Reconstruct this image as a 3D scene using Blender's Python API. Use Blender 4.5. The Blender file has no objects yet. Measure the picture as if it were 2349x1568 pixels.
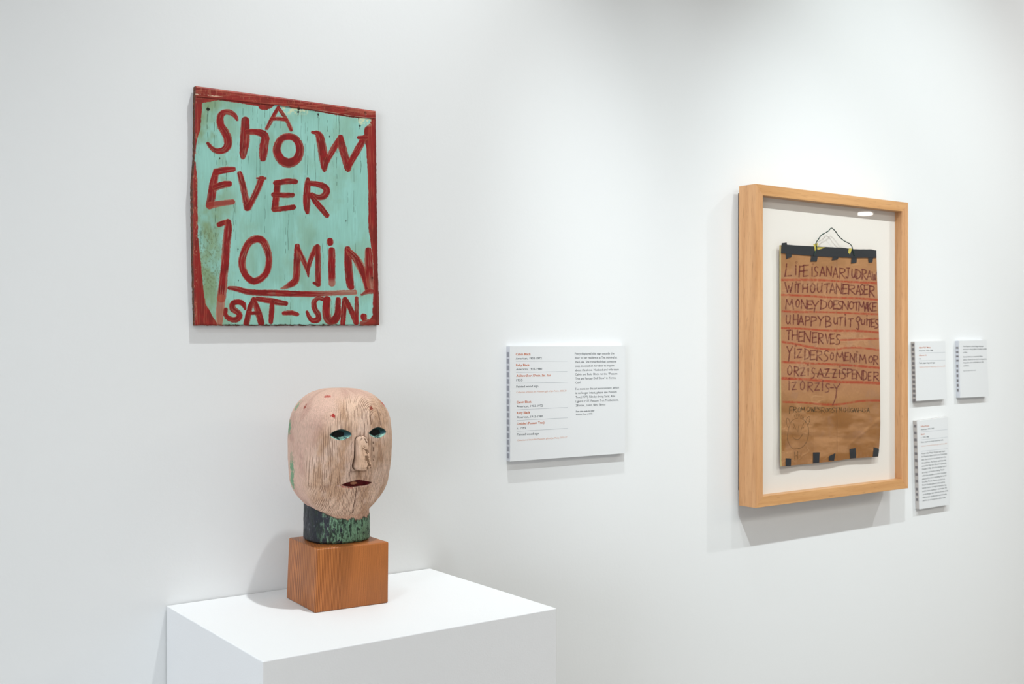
import bpy, bmesh, math, random
import numpy as np
from mathutils import Vector, Matrix

SC = bpy.context.scene
COL = SC.collection
PI = math.pi

# ------------------------------------------------------------------ camera
EYE = (0.0, -1.6, 1.5)                 # metres; the picture wall is the plane y = 0
F_PX, CX, CY = 2526.0, 1174.5, 784.0
YAW = math.radians(36.0)
cam_d = bpy.data.cameras.new('camera')
cam = bpy.data.objects.new('camera', cam_d); COL.objects.link(cam)
cam.location = EYE
cam.rotation_euler = (PI/2, 0, -YAW)
cam_d.sensor_width = 36.0
cam_d.lens = F_PX/2349*36
cam_d.clip_start = 0.05
cam_d.dof.use_dof = True
cam_d.dof.focus_distance = 1.84
cam_d.dof.aperture_fstop = 8.0
SC.camera = cam

# ------------------------------------------------------------------ colour management, world, lights
SC.view_settings.view_transform = 'Standard'
SC.view_settings.look = 'None'
SC.view_settings.gamma = 1.0
SC.view_settings.use_curve_mapping = False
SC.view_settings.exposure = -0.07

w = bpy.data.worlds.new('world'); SC.world = w
w.use_nodes = True
w.node_tree.nodes['Background'].inputs[0].default_value = (0.75, 0.82, 0.9, 1)
w.node_tree.nodes['Background'].inputs[1].default_value = 0.3

def spot(name, loc, aim, power, angle, blend, radius=0.02, color=(1, .985, .96)):
    d = bpy.data.lights.new(name, 'SPOT')
    d.energy = power; d.spot_size = math.radians(angle); d.spot_blend = blend
    d.shadow_soft_size = radius; d.color = color
    o = bpy.data.objects.new(name, d); COL.objects.link(o)
    o.location = loc
    o.rotation_euler = (Vector(aim)-Vector(loc)).to_track_quat('-Z', 'Y').to_euler()
    return o

def area(name, loc, aim, power, sx, sy, color):
    d = bpy.data.lights.new(name, 'AREA')
    d.shape = 'RECTANGLE'; d.size = sx; d.size_y = sy
    d.energy = power; d.color = color
    o = bpy.data.objects.new(name, d); COL.objects.link(o)
    o.location = loc
    o.rotation_euler = (Vector(aim)-Vector(loc)).to_track_quat('-Z', 'Y').to_euler()
    return o

SPOTC = (.96, .995, 1)
spot('head_spotlight', (0.97, -0.63, 3.40), (0.86, -0.04, 1.25), 118, 50, 1.0, 0.022, (.955, .995, 1))
spot('frame_spotlight_left', (0.57, -1.40, 3.30), (1.95, 0, 1.25), 155, 36, 1.0, 0.02, (.90, .98, 1))
spot('frame_spotlight_right', (1.95, -1.40, 3.30), (2.35, 0, 1.75), 100, 46, 1.0, 0.02, (.89, .99, 1))
spot('right_fill_light', (3.60, -1.40, 3.30), (3.1, 0, 1.2), 100, 85, 1.0, 0.02, (.98, .99, 1))  # unseen fill added to brighten the right part of the wall
spot('left_fill_light', (-0.80, -1.40, 3.30), (-.35, 0, .75), 74, 70, 1.0, 0.02, (.86, .96, 1))  # unseen fill added to lift the left part of the wall
spot('far_spotlight', (1.9, -3.2, 3.3), (2.0, 0, 1.1), 38, 40, 1.0, 0.03, (.94, .98, 1))
spot('label_spotlight', (1.05, -1.40, 3.30), (1.42, 0, 0.95), 36, 36, 1.0, 0.02, (.92, .99, 1))
# two soft fill lights added under the ceiling, and the daylight window on the left side of the gallery
area('ceiling_fill_light', (1.0, -4.2, 3.55), (1.0, -4.2, 0), 50, 6.0, 1.2, (1, .93, .83))
area('ceiling_fill_light', (7.0, -4.2, 3.55), (7.0, -4.2, 0), 105, 4.0, 1.2, (1, .91, .76))
area('window_daylight', (-3.9, -2.6, 1.5), (4, -1.4, 1.1), 146, 3.0, 2.2, (.84, .89, .96))

# ------------------------------------------------------------------ helpers
def ray(px, py):
    u = (np.asarray(px, float)-CX)/F_PX; v = (CY-np.asarray(py, float))/F_PX
    s, c = math.sin(YAW), math.cos(YAW)
    return s+c*u, c-s*u, v

def at(px, py, d):
    """world point at photo position (px, py) on a surface d metres out from the picture wall"""
    dx, dy, dz = ray(px, py)
    t = (-np.asarray(d, float)-EYE[1])/dy
    return np.stack([EYE[0]+dx*t, np.broadcast_to(-np.asarray(d, float), np.shape(t)), EYE[2]+dz*t], -1)

def srgb(r, g, b):
    c = np.array([r, g, b], float)/255
    return np.where(c <= .04045, c/12.92, ((c+.055)/1.055)**2.4)

def thing(name, label, cat, loc=(0, 0, 0), rotz=0, group=None):
    o = bpy.data.objects.new(name, None); COL.objects.link(o)
    o.empty_display_size = 0.05
    o.location = loc; o.rotation_euler = (0, 0, rotz)
    o['label'] = label; o['category'] = cat
    if group: o['group'] = group
    return o

def link(name, me, mat, parent=None, smooth=False, label=None):
    o = bpy.data.objects.new(name, me); COL.objects.link(o)
    if mat is not None and not me.materials: me.materials.append(mat)
    if parent is not None: o.parent = parent
    if smooth: me.polygons.foreach_set('use_smooth', [True]*len(me.polygons))
    if label: o['label'] = label
    return o

def mesh_np(name, verts, faces, colors=None):
    """quads (n,4) mesh from arrays, with an optional per-vertex colour"""
    me = bpy.data.meshes.new(name)
    verts = np.ascontiguousarray(verts, np.float32).reshape(-1, 3)
    faces = np.ascontiguousarray(faces, np.int32)
    n = len(faces); k = faces.shape[1]
    me.vertices.add(len(verts)); me.vertices.foreach_set('co', verts.ravel())
    me.loops.add(n*k); me.loops.foreach_set('vertex_index', faces.ravel())
    me.polygons.add(n)
    me.polygons.foreach_set('loop_start', np.arange(0, n*k, k, dtype=np.int32))
    me.update(calc_edges=True)
    if colors is not None:
        a = me.color_attributes.new('paint', 'FLOAT_COLOR', 'POINT')
        c = np.ones((len(verts), 4), np.float32); c[:, :3] = np.asarray(colors).reshape(-1, 3)
        a.data.foreach_set('color', c.ravel())
    me.validate()
    return me

def grid_faces(r, c, wrap=False):
    i = np.arange(r-1)[:, None]; j = np.arange(c if wrap else c-1)[None, :]
    j2 = (j+1) % c
    return np.stack([i*c+j, (i+1)*c+j, (i+1)*c+j2, i*c+j2], -1).reshape(-1, 4)

def box_bm(x0, x1, y0, y1, z0, z1, bevel=0, seg=2):
    bm = bmesh.new()
    vs = [bm.verts.new((x, y, z)) for x in (x0, x1) for y in (y0, y1) for z in (z0, z1)]
    for f in ((0, 1, 3, 2), (4, 6, 7, 5), (0, 4, 5, 1), (2, 3, 7, 6), (0, 2, 6, 4), (1, 5, 7, 3)):
        bm.faces.new([vs[i] for i in f])
    bmesh.ops.recalc_face_normals(bm, faces=bm.faces)
    if bevel: bmesh.ops.bevel(bm, geom=bm.edges[:], offset=bevel, segments=seg, profile=.5, affect='EDGES')
    return bm

def bm_mesh(name, bm):
    me = bpy.data.meshes.new(name); bm.to_mesh(me); bm.free(); return me

def hexa(name, front, back):
    """closed slab from four front and four back corners (TL, TR, BR, BL)"""
    bm = bmesh.new()
    a = [bm.verts.new(tuple(p)) for p in front]; b = [bm.verts.new(tuple(p)) for p in back]
    bm.faces.new(a); bm.faces.new(b[::-1])
    for i in range(4):
        j = (i+1) % 4
        bm.faces.new((a[j], a[i], b[i], b[j]))
    bmesh.ops.recalc_face_normals(bm, faces=bm.faces)
    return bm

# value noise
_R = np.random.RandomState(7)
_T = _R.rand(512, 512).astype(np.float32)
def vn(x, y, seed=0):
    x = np.asarray(x, np.float32)+seed*37.7; y = np.asarray(y, np.float32)+seed*91.3
    xi = np.floor(x).astype(np.int64); yi = np.floor(y).astype(np.int64)
    fx = x-xi; fy = y-yi
    fx = fx*fx*(3-2*fx); fy = fy*fy*(3-2*fy)
    a = _T[xi % 512, yi % 512]; b = _T[(xi+1) % 512, yi % 512]
    c = _T[xi % 512, (yi+1) % 512]; d = _T[(xi+1) % 512, (yi+1) % 512]
    return (a*(1-fx)+b*fx)*(1-fy)+(c*(1-fx)+d*fx)*fy
def fbm(x, y, seed=0, o=4):
    s = 0; a = .5; t = 0
    for i in range(o):
        s = s+a*vn(x*2**i, y*2**i, seed+i*3); t += a; a *= .55
    return s/t
def sm(a, b, x):
    t = np.clip((x-a)/(b-a), 0, 1); return t*t*(3-2*t)
def mix(c, d, m):
    m = np.asarray(m)[..., None]; return c*(1-m)+np.asarray(d)*m

# ------------------------------------------------------------------ materials
def new_mat(name, rough=.6, spec=.3):
    m = bpy.data.materials.new(name); m.use_nodes = True
    b = m.node_tree.nodes['Principled BSDF']
    b.inputs['Roughness'].default_value = rough
    b.inputs['Specular IOR Level'].default_value = spec
    return m, m.node_tree, b

def node(nt, kind, **kw):
    n = nt.nodes.new(kind)
    for k, v in kw.items(): setattr(n, k, v)
    return n

def flat(name, c, rough=.6, spec=.3):
    m, nt, b = new_mat(name, rough, spec)
    b.inputs['Base Color'].default_value = (*c, 1)
    return m

def add_bump(nt, b, scale, strength, dist, coord='Object', stretch=(1, 1, 1), detail=4):
    tc = node(nt, 'ShaderNodeTexCoord'); mp = node(nt, 'ShaderNodeMapping')
    mp.inputs['Scale'].default_value = stretch
    nz = node(nt, 'ShaderNodeTexNoise'); nz.inputs['Scale'].default_value = scale
    nz.inputs['Detail'].default_value = detail
    bp = node(nt, 'ShaderNodeBump'); bp.inputs['Strength'].default_value = strength
    bp.inputs['Distance'].default_value = dist
    nt.links.new(tc.outputs[coord], mp.inputs[0]); nt.links.new(mp.outputs[0], nz.inputs['Vector'])
    nt.links.new(nz.outputs['Fac'], bp.inputs['Height']); nt.links.new(bp.outputs[0], b.inputs['Normal'])
    return nz

def painted_wall(name, c, scale=160, strength=.25, dist=.0006, rough=.75):
    m, nt, b = new_mat(name, rough, .2)
    nz = add_bump(nt, b, scale, strength, dist)
    n2 = node(nt, 'ShaderNodeTexNoise'); n2.inputs['Scale'].default_value = 1.3
    tc = node(nt, 'ShaderNodeTexCoord'); nt.links.new(tc.outputs['Object'], n2.inputs['Vector'])
    cr = node(nt, 'ShaderNodeValToRGB')
    cr.color_ramp.elements[0].position = .3; cr.color_ramp.elements[1].position = .7
    cr.color_ramp.elements[0].color = (*[v*.985 for v in c], 1)
    cr.color_ramp.elements[1].color = (*c, 1)
    nt.links.new(n2.outputs['Fac'], cr.inputs[0]); nt.links.new(cr.outputs[0], b.inputs['Base Color'])
    return m

def attr_mat(name, rough=.6, spec=.3, nscale=900, stretch=(1, 1, .12), amount=.25, bump=.15, bdist=.0004):
    """painted surface: colour from the painted layer, broken up by fine grain"""
    m, nt, b = new_mat(name, rough, spec)
    at_ = node(nt, 'ShaderNodeAttribute'); at_.attribute_name = 'paint'
    nz = add_bump(nt, b, nscale, bump, bdist, 'Object', stretch, 3)
    mr = node(nt, 'ShaderNodeMapRange')
    mr.inputs['From Min'].default_value = .3; mr.inputs['From Max'].default_value = .7
    mr.inputs['To Min'].default_value = 1-amount; mr.inputs['To Max'].default_value = 1+amount*.5
    mx = node(nt, 'ShaderNodeVectorMath', operation='SCALE')
    nt.links.new(nz.outputs['Fac'], mr.inputs['Value'])
    nt.links.new(at_.outputs['Color'], mx.inputs[0]); nt.links.new(mr.outputs[0], mx.inputs['Scale'])
    nt.links.new(mx.outputs[0], b.inputs['Base Color'])
    return m

def wood(name, c1, c2, axis, scale=26, rough=.45, fleck=True):
    """plain planed wood whose grain runs along `axis` in object space"""
    m, nt, b = new_mat(name, rough, .35)
    tc = node(nt, 'ShaderNodeTexCoord'); mp = node(nt, 'ShaderNodeMapping')
    s = [1.0, 1.0, 1.0]; s['xyz'.index(axis)] = .06
    mp.inputs['Scale'].default_value = s
    nt.links.new(tc.outputs['Object'], mp.inputs[0])
    n1 = node(nt, 'ShaderNodeTexNoise'); n1.inputs['Scale'].default_value = scale*4; n1.inputs['Detail'].default_value = 6
    n1.inputs['Distortion'].default_value = .6
    n2 = node(nt, 'ShaderNodeTexNoise'); n2.inputs['Scale'].default_value = scale*28; n2.inputs['Detail'].default_value = 2
    nt.links.new(mp.outputs[0], n1.inputs['Vector']); nt.links.new(mp.outputs[0], n2.inputs['Vector'])
    cr = node(nt, 'ShaderNodeValToRGB')
    cr.color_ramp.elements[0].position = .32; cr.color_ramp.elements[1].position = .68
    cr.color_ramp.elements[0].color = (*c2, 1); cr.color_ramp.elements[1].color = (*c1, 1)
    nt.links.new(n1.outputs['Fac'], cr.inputs[0])
    cr2 = node(nt, 'ShaderNodeValToRGB')
    cr2.color_ramp.elements[0].position = .27; cr2.color_ramp.elements[1].position = .40
    cr2.color_ramp.elements[0].color = (.62, .55, .5, 1); cr2.color_ramp.elements[1].color = (1, 1, 1, 1)
    nt.links.new(n2.outputs['Fac'], cr2.inputs[0])
    mx = node(nt, 'ShaderNodeMix', data_type='RGBA', blend_type='MULTIPLY'); mx.inputs[0].default_value = .8
    nt.links.new(cr.outputs[0], mx.inputs[6]); nt.links.new(cr2.outputs[0], mx.inputs[7])
    nt.links.new(mx.outputs[2], b.inputs['Base Color'])
    bp = node(nt, 'ShaderNodeBump'); bp.inputs['Strength'].default_value = .15; bp.inputs['Distance'].default_value = .0003
    nt.links.new(n2.outputs['Fac'], bp.inputs['Height']); nt.links.new(bp.outputs[0], b.inputs['Normal'])
    return m

WHITE = painted_wall('wall_paint', (.797, .811, .815))
CEIL = painted_wall('ceiling_paint', (.82, .82, .81))
PLINTH = painted_wall('plinth_paint', (.85, .86, .87), 420, .35, .0006, .6)
FLOOR = painted_wall('floor_concrete', tuple(srgb(190, 188, 186)), 40, .2, .0005, .4)

# ------------------------------------------------------------------ room shell
RX0, RX1, RY0, RH = -4.0, 12.5, -8.0, 3.6
def slab(name, x0, x1, y0, y1, z0, z1, mat):
    o = link(name, bm_mesh(name, box_bm(x0, x1, y0, y1, z0, z1)), mat)
    o['kind'] = 'structure'
    return o
slab('floor', RX0-.1, RX1+.1, RY0-.1, .1, -.1, 0, FLOOR)
slab('ceiling', RX0-.1, RX1+.1, RY0-.1, .1, RH, RH+.1, CEIL)
slab('wall_front', RX0-.1, RX1+.1, 0, .1, 0, RH, WHITE)
slab('wall_back', RX0-.1, RX1+.1, RY0-.1, RY0, 0, RH, WHITE)
slab('wall_left', RX0-.1, RX0, RY0, 0, 0, RH, WHITE)
slab('wall_right', RX1, RX1+.1, RY0, 0, 0, RH, WHITE)
slab('baseboard_front', RX0, RX1, -.012, 0, 0, .10, PLINTH)

# ------------------------------------------------------------------ white plinth
PZ = 1.115
pl = thing('plinth', 'tall white painted plinth standing against the wall under the carved head', 'plinth', (.763, -.175, 0))
link('body', bm_mesh('plinth_body', box_bm(-.226, .226, -.174, .173, .012, PZ-.0, .0012, 2)), PLINTH, pl)
link('recessed_base', bm_mesh('plinth_base', box_bm(-.216, .216, -.164, .161, 0, .012)), flat('plinth_base_paint', (.3, .3, .3)), pl)

# ------------------------------------------------------------------ carved head on its block
HB = (.752, -.1165)                       # block centre on the plinth
ROT = math.radians(-3.6)
head = thing('carved_head_sculpture', 'weathered pink carved wooden head with teal eyes mounted on an orange wood block', 'sculpture', (HB[0], HB[1], PZ), ROT)

# block: close-grained fir, slightly tapering, softened edges
def block_mat():
    m, nt, b = new_mat('fir_block', .42, .4)
    tc = node(nt, 'ShaderNodeTexCoord'); sx = node(nt, 'ShaderNodeSeparateXYZ')
    nt.links.new(tc.outputs['Object'], sx.inputs[0])
    def M(op, a, c=None, d=None):
        n = node(nt, 'ShaderNodeMath', operation=op)
        for i, v in enumerate((a, c, d)):
            if v is None: continue
            if isinstance(v, (int, float)): n.inputs[i].default_value = v
            else: nt.links.new(v, n.inputs[i])
        return n.outputs[0]
    nz = node(nt, 'ShaderNodeTexNoise'); nz.inputs['Scale'].default_value = 9; nz.inputs['Detail'].default_value = 2
    mp = node(nt, 'ShaderNodeMapping'); mp.inputs['Scale'].default_value = (1, 1, .25)
    nt.links.new(tc.outputs['Object'], mp.inputs[0]); nt.links.new(mp.outputs[0], nz.inputs['Vector'])
    # ring phase: rings run almost straight through the block, closer together towards its right side
    x = M('ADD', sx.outputs[0], M('MULTIPLY', sx.outputs[2], -.035)); y = sx.outputs[1]
    ph = M('ADD', M('MULTIPLY', x, 560.0), M('MULTIPLY', M('MULTIPLY', x, x), 1900.0))
    ph = M('ADD', ph, M('MULTIPLY', y, -165.0))
    ph = M('ADD', ph, M('MULTIPLY', nz.outputs['Fac'], 8.0))
    fr = M('FRACT', ph)
    cr = node(nt, 'ShaderNodeValToRGB'); e = cr.color_ramp.elements
    la, lb = srgb(192, 118, 60), srgb(100, 46, 16)
    e[0].position = 0; e[0].color = (*la, 1)
    e[1].position = .45; e[1].color = (*(la*.85+lb*.15), 1)
    e2 = e.new(.82); e2.color = (*lb, 1)
    e3 = e.new(.95); e3.color = (*(la*.5+lb*.5), 1)
    nt.links.new(fr, cr.inputs[0])
    n3 = node(nt, 'ShaderNodeTexNoise'); n3.inputs['Scale'].default_value = 14
    nt.links.new(mp.outputs[0], n3.inputs['Vector'])
    mr = node(nt, 'ShaderNodeMapRange'); mr.inputs['From Min'].default_value = .3; mr.inputs['From Max'].default_value = .7
    mr.inputs['To Min'].default_value = .82; mr.inputs['To Max'].default_value = 1.12
    nt.links.new(n3.outputs['Fac'], mr.inputs['Value'])
    n4 = node(nt, 'ShaderNodeTexNoise'); n4.inputs['Scale'].default_value = 700
    m4 = node(nt, 'ShaderNodeMapping'); m4.inputs['Scale'].default_value = (1, 1, .08)
    nt.links.new(tc.outputs['Object'], m4.inputs[0]); nt.links.new(m4.outputs[0], n4.inputs['Vector'])
    mr4 = node(nt, 'ShaderNodeMapRange'); mr4.inputs['To Min'].default_value = .82; mr4.inputs['To Max'].default_value = 1.18
    nt.links.new(n4.outputs['Fac'], mr4.inputs['Value'])
    n5 = node(nt, 'ShaderNodeTexNoise'); n5.inputs['Scale'].default_value = 70; n5.inputs['Detail'].default_value = 2
    m5 = node(nt, 'ShaderNodeMapping'); m5.inputs['Scale'].default_value = (1, 1, .05)
    nt.links.new(tc.outputs['Object'], m5.inputs[0]); nt.links.new(m5.outputs[0], n5.inputs['Vector'])
    mr5 = node(nt, 'ShaderNodeMapRange'); mr5.inputs['From Min'].default_value = .42; mr5.inputs['From Max'].default_value = .66
    mr5.inputs['To Min'].default_value = 0; mr5.inputs['To Max'].default_value = .75
    nt.links.new(n5.outputs['Fac'], mr5.inputs['Value'])
    soft = node(nt, 'ShaderNodeMix', data_type='RGBA'); soft.inputs[7].default_value = (*(la*.6+lb*.4), 1)
    nt.links.new(mr5.outputs[0], soft.inputs[0]); nt.links.new(cr.outputs[0], soft.inputs[6])
    v = node(nt, 'ShaderNodeVectorMath', operation='SCALE'); nt.links.new(soft.outputs[2], v.inputs[0])
    nt.links.new(M('MULTIPLY', mr.outputs[0], mr4.outputs[0]), v.inputs['Scale'])
    nt.links.new(v.outputs[0], b.inputs['Base Color'])
    return m
bm = bmesh.new()
bw, bd, bh = .0562, .0535, .0905
def bl(z):   # footprint at height z
    k = z/bh
    return [(-bw+.0035*k**2, -bd-.0035, z), (bw+.0035+.001*k, -bd-.0035, z-.0004*k), (bw-.001, bd, z), (-bw+.004*k, bd, z)]
vb = [bm.verts.new(p) for p in bl(0)]; vt = [bm.verts.new(p) for p in bl(bh)]
bm.faces.new(vb[::-1]); bm.faces.new(vt)
for i in range(4):
    j = (i+1) % 4; bm.faces.new((vb[i], vb[j], vt[j], vt[i]))
vert_edges = [e for e in bm.edges if abs(e.verts[0].co.z-e.verts[1].co.z) > .05]
bmesh.ops.bevel(bm, geom=bm.edges[:], offset=.0022, segments=3, profile=.5, affect='EDGES')
link('base_block', bm_mesh('base_block', bm), block_mat(), head, True, 'orange-brown block with tight vertical grain')

# the head: stacked rounded-square sections, then carved
def yz(y, t=1.64): return 1.5-(y-CY)/F_PX*t-PZ            # photo row -> height above the plinth top
R_ = [(889, 0.02), (889.6, .2), (891, .33), (894, .45), (898, .56), (904, .65), (910, .72), (925, .85), (943, .94), (962, .985), (983, 1), (1011, .995), (1040, .985), (1070, .95), (1101, .885), (1120, .82), (1141, .73), (1155, .66), (1168, .59), (1178, .50), (1184, .36), (1186, .05)]
L_ = [(889, 0.02), (889.6, .2), (891, .33), (895, .46), (901, .575), (912, .70), (926, .80), (943, .885), (964, .94), (988, .967), (1011, .985), (1047, .995), (1082, 1), (1106, 1), (1120, .965), (1132, .895), (1141, .81), (1152, .69), (1160, .58), (1172, .42), (1184, .2), (1186, .04)]
ys = np.concatenate([np.array([889, 889.15, 889.4, 889.8, 890.4, 891.1, 892.0, 893]), np.linspace(894, 1176, 290), np.array([1177.5, 1179, 1180.5, 1182, 1183.2, 1184, 1184.6, 1185.2, 1185.7, 1186])])
def smooth(a, n=3):
    for _ in range(n):
        a = np.concatenate([a[:1], (a[:-2]+2*a[1:-1]+a[2:])/4, a[-1:]])
    return a
fR = smooth(np.interp(ys, *zip(*R_)), 14); fL = smooth(np.interp(ys, *zip(*L_)), 14)
fR[:8] = np.interp(ys[:8], *zip(*R_)); fL[:8] = np.interp(ys[:8], *zip(*L_))
front_adj = np.interp(ys, [880, 1000, 1060, 1100, 1140, 1190], [1, 1, .97, .94, .93, .97])
NR, NC = len(ys), 760
phi = np.linspace(-PI, PI, NC, endpoint=False)            # 0 = face front, + = towards picture right
# pack columns more densely on the face
phi = phi-.52*np.sin(phi)
A0, BF, BB, NEXP = .0722, .0745, .073, 2.75
a = A0*(fR+fL)/2; bf = BF*fR*front_adj; bb = BB*fL
cs, sn = np.cos(phi)[None, :], np.sin(phi)[None, :]
blend = sm(-.15, .15, cs)
aa = a[:, None]; bq = bf[:, None]*blend+bb[:, None]*(1-blend)
rr = ((np.abs(cs)/np.maximum(bq, 1e-5))**NEXP+(np.abs(sn)/np.maximum(aa, 1e-5))**NEXP)**(-1/NEXP)
X = rr*sn; Yf = rr*cs; Z = np.repeat(yz(ys)[:, None], NC, 1)
# under-chin: front lower than back
front = sm(.25, .75, cs)*sm(.005, .03, Yf)

def almond(x, z, cx, cz, w_, h_, p=1.6):
    return 1-(np.abs((x-cx)/w_)**p+np.abs((z-cz)/h_)**p)
ez, mz = yz(996, 1.572), yz(1110, 1.585)
nz_top, nz_bot = yz(1001, 1.567), yz(1083, 1.558)
zz = (Z-nz_bot)/(nz_top-nz_bot)                              # 0 nose tip .. 1 bridge
nw = np.interp(zz, [-.1, 0, .15, .4, 1], [.0100, .0108, .0114, .0092, .0084])
nx = X-(.0004+.001*(1-zz))
# rounded rectangular plan of the nose
plan = 1-np.maximum(np.abs(nx)/nw, 0)**2.6-np.maximum(0, (np.abs(zz-.5)-.36)/.14)**2.4
nose_m = sm(-.05, .42, plan)*front
nose_h = np.interp(zz, [-.1, 0, .12, .3, .6, 1, 1.1], [.013, .0185, .0200, .0175, .0120, .0060, .004])
eye_l = almond(X, Z, -.0287, ez, .0150, .0078); eye_r = almond(X, Z, .0290, ez+.0006, .0150, .0078)
eye_m = np.maximum(sm(0, .55, eye_l), sm(0, .55, eye_r))*front
mouth = almond(X, Z-.0010*np.exp(-((X-.003)/.006)**2)+.02*X*.04, .0000, mz, .0242, .0049, 1.45)
mouth_m = sm(0, .5, mouth)*front
# brow and cheek planes: shallow hollow either side of the nose, deeper under the nose
holl = np.exp(-((np.abs(X)-.019)/.012)**2-((Z-(ez-.012))/.022)**2)*.0015
phil = np.exp(-(X/.012)**2)*sm(nz_bot+.003, nz_bot-.002, Z)*sm(mz, mz+.004, Z)*.0015
dY = nose_m*nose_h-eye_m*.0055-mouth_m*.0045-holl*front-phil*front
# wood grain rings and worn / painted areas
kx, kz = .0265, yz(958, 1.59)
ringr = np.sqrt(((X-kx)*1.0)**2+(np.maximum(0, Z-kz)*.95)**2)
wob = fbm(X*40, Z*16, 3, 3)*.0022+fbm(X*300, Z*60, 5, 2)*.0003
below_nose = sm(nz_bot-.004, nz_bot-.03, Z)
wob = wob+below_nose*fbm(X*160, Z*160, 9, 3)*.0018*(.3+np.abs(X)/.03)
arc = phi[None, :]*.066
ringc = np.where(ringr < .2, ringr, ringr)
side = np.abs(phi)[None, :] > 1.1
ringc = np.where(side, np.abs(arc)+.0, ringc)
line = .5+.5*np.cos((ringc+wob)*2*PI/.00225)
line = sm(.42, .93, line)*sm(.22, .58, vn(ringc*420, Z*95, 21))*(.55+.45*sm(.35, .6, fbm(X*60, Z*25, 22, 2)))
W = sm(np.interp(Z, [yz(1180), yz(1100), yz(1000), yz(960), yz(900)], [-1.25, -1.2, -.95, -.72, -.45])-.16,
       np.interp(Z, [yz(1180), yz(1100), yz(1000), yz(960), yz(900)], [-1.25, -1.2, -.95, -.72, -.45])+.28,
       phi[None, :]+.35*(fbm(phi[None, :]*5+0*Z, Z*40, 2)-.5))
W = W*sm(yz(897), yz(918), Z+(fbm(phi[None, :]*9+0*Z, Z*70, 6)-.5)*.012)*sm(2.5, 1.9, phi[None, :]+0*Z)
crackle = np.abs(fbm(phi[None, :]*16+0*Z, Z*190, 12, 3)-.5)
lowc = sm(yz(1120), yz(1150), Z)
crk = (sm(.022, .006, crackle)*np.maximum(lowc, below_nose*front*.9))*sm(.42, .6, vn(phi[None, :]*6+0*Z, Z*60, 33))
groove = (W*line*.85+crk*.7)*(1-nose_m)*(1-eye_m)*(1-mouth_m)
ntex = sm(.47, .60, fbm(X*420+Z*160, Z*330, 14, 3))*sm(-.004, .002, X+(zz-.55)*.006)*nose_m
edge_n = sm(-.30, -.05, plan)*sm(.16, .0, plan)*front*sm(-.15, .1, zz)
d_norm = -groove*.0008-ntex*.0007-edge_n*.0009+(fbm(phi[None, :]*9+0*Z, Z*60, 8)-.5)*.0012
# colour
pink = srgb(214, 178, 160)[None, None, :]*np.ones(X.shape+(1,))
blot = fbm(phi[None, :]*4+0*Z, Z*35, 40)
pink = mix(pink, srgb(197, 158, 142), sm(.4, .75, blot))
tan = srgb(224, 190, 166)[None, None, :]*np.ones(X.shape+(1,))
tan = mix(tan, srgb(200, 162, 134), sm(.4, .72, fbm(X*70, Z*26, 41)))
tan = mix(tan, srgb(232, 202, 184), sm(.5, .75, fbm(X*55+9, Z*30, 44))*.7)
C = mix(pink, 0, 0*W); C = pink*(1-W[..., None])+tan*W[..., None]
C = mix(C, srgb(104, 70, 50), np.clip(groove*.80, 0, 1))
C = mix(C, srgb(104, 74, 52), ntex*.85)
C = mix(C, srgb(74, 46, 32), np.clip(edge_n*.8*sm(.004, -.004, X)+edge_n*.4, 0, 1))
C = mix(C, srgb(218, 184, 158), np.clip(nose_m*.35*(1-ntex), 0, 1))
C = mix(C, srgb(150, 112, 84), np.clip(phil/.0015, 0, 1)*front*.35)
# long check running down the chin and the open cracks beside the nose
def crackline(x0, z0, x1, z1, wid, k=7):
    t = np.clip((z0-Z)/(z0-z1), 0, 1)
    xc = x0+(x1-x0)*t+(fbm(Z*300, Z*0+k, k, 2)-.5)*.0025
    ok = (Z < z0) & (Z > z1)
    return np.exp(-((X-xc)/wid)**2)*ok*front
ck = crackline(.001, mz-.004, .002, mz-.045, .0007)+crackline(.0215, ez-.012, .0235, ez-.040, .0008, 9)*sm(.35, .55, vn(Z*500, Z*0, 3))
ck = ck+crackline(-.0125, ez-.01, -.0135, mz+.004, .0006, 4)*.6+crackline(.018, kz+.012, .0175, kz-.01, .0006, 5)+crackline(.0315, kz+.012, .034, kz-.012, .0006, 6)
ck = np.clip(ck, 0, 1)
C = mix(C, srgb(84, 50, 34), ck*.85); d_norm = d_norm-ck*.0008
# scraps of red and green paint left on the crown, temple and back edge
def patch(y, px_, ry, rx, seed, col, strength=1.0):
    """patch centred at photo row y, at angle px_ (radians from face front)"""
    global C
    zc = yz(y); d = ((Z-zc)/ry)**2+((phi[None, :]-px_)/rx)**2
    m_ = sm(1.0, .65, d+(fbm(phi[None, :]*45+0*Z, Z*420, seed, 4)-.5)*3.2)*strength
    C = mix(C, col, m_)
red = srgb(176, 52, 44)
patch(926, .92, .006, .09, 51, red); patch(932, .33, .0025, .05, 52, srgb(150, 70, 55))
patch(946, -.52, .003, .05, 53, red); patch(929, -1.33, .004, .05, 54, srgb(150, 60, 45), .9); patch(905, -.75, .0018, .10, 55, red, .8)
grn = srgb(118, 158, 122)
patch(978, -1.93, .012, .13, 56, grn); patch(930, -1.85, .007, .12, 57, grn, .8); patch(1048, -1.72, .011, .12, 58, srgb(140, 150, 120), .6)
patch(1067, -1.74, .010, .13, 59, grn); patch(1085, -1.75, .005, .10, 62, grn); patch(1101, -1.85, .009, .13, 60, grn)
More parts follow.
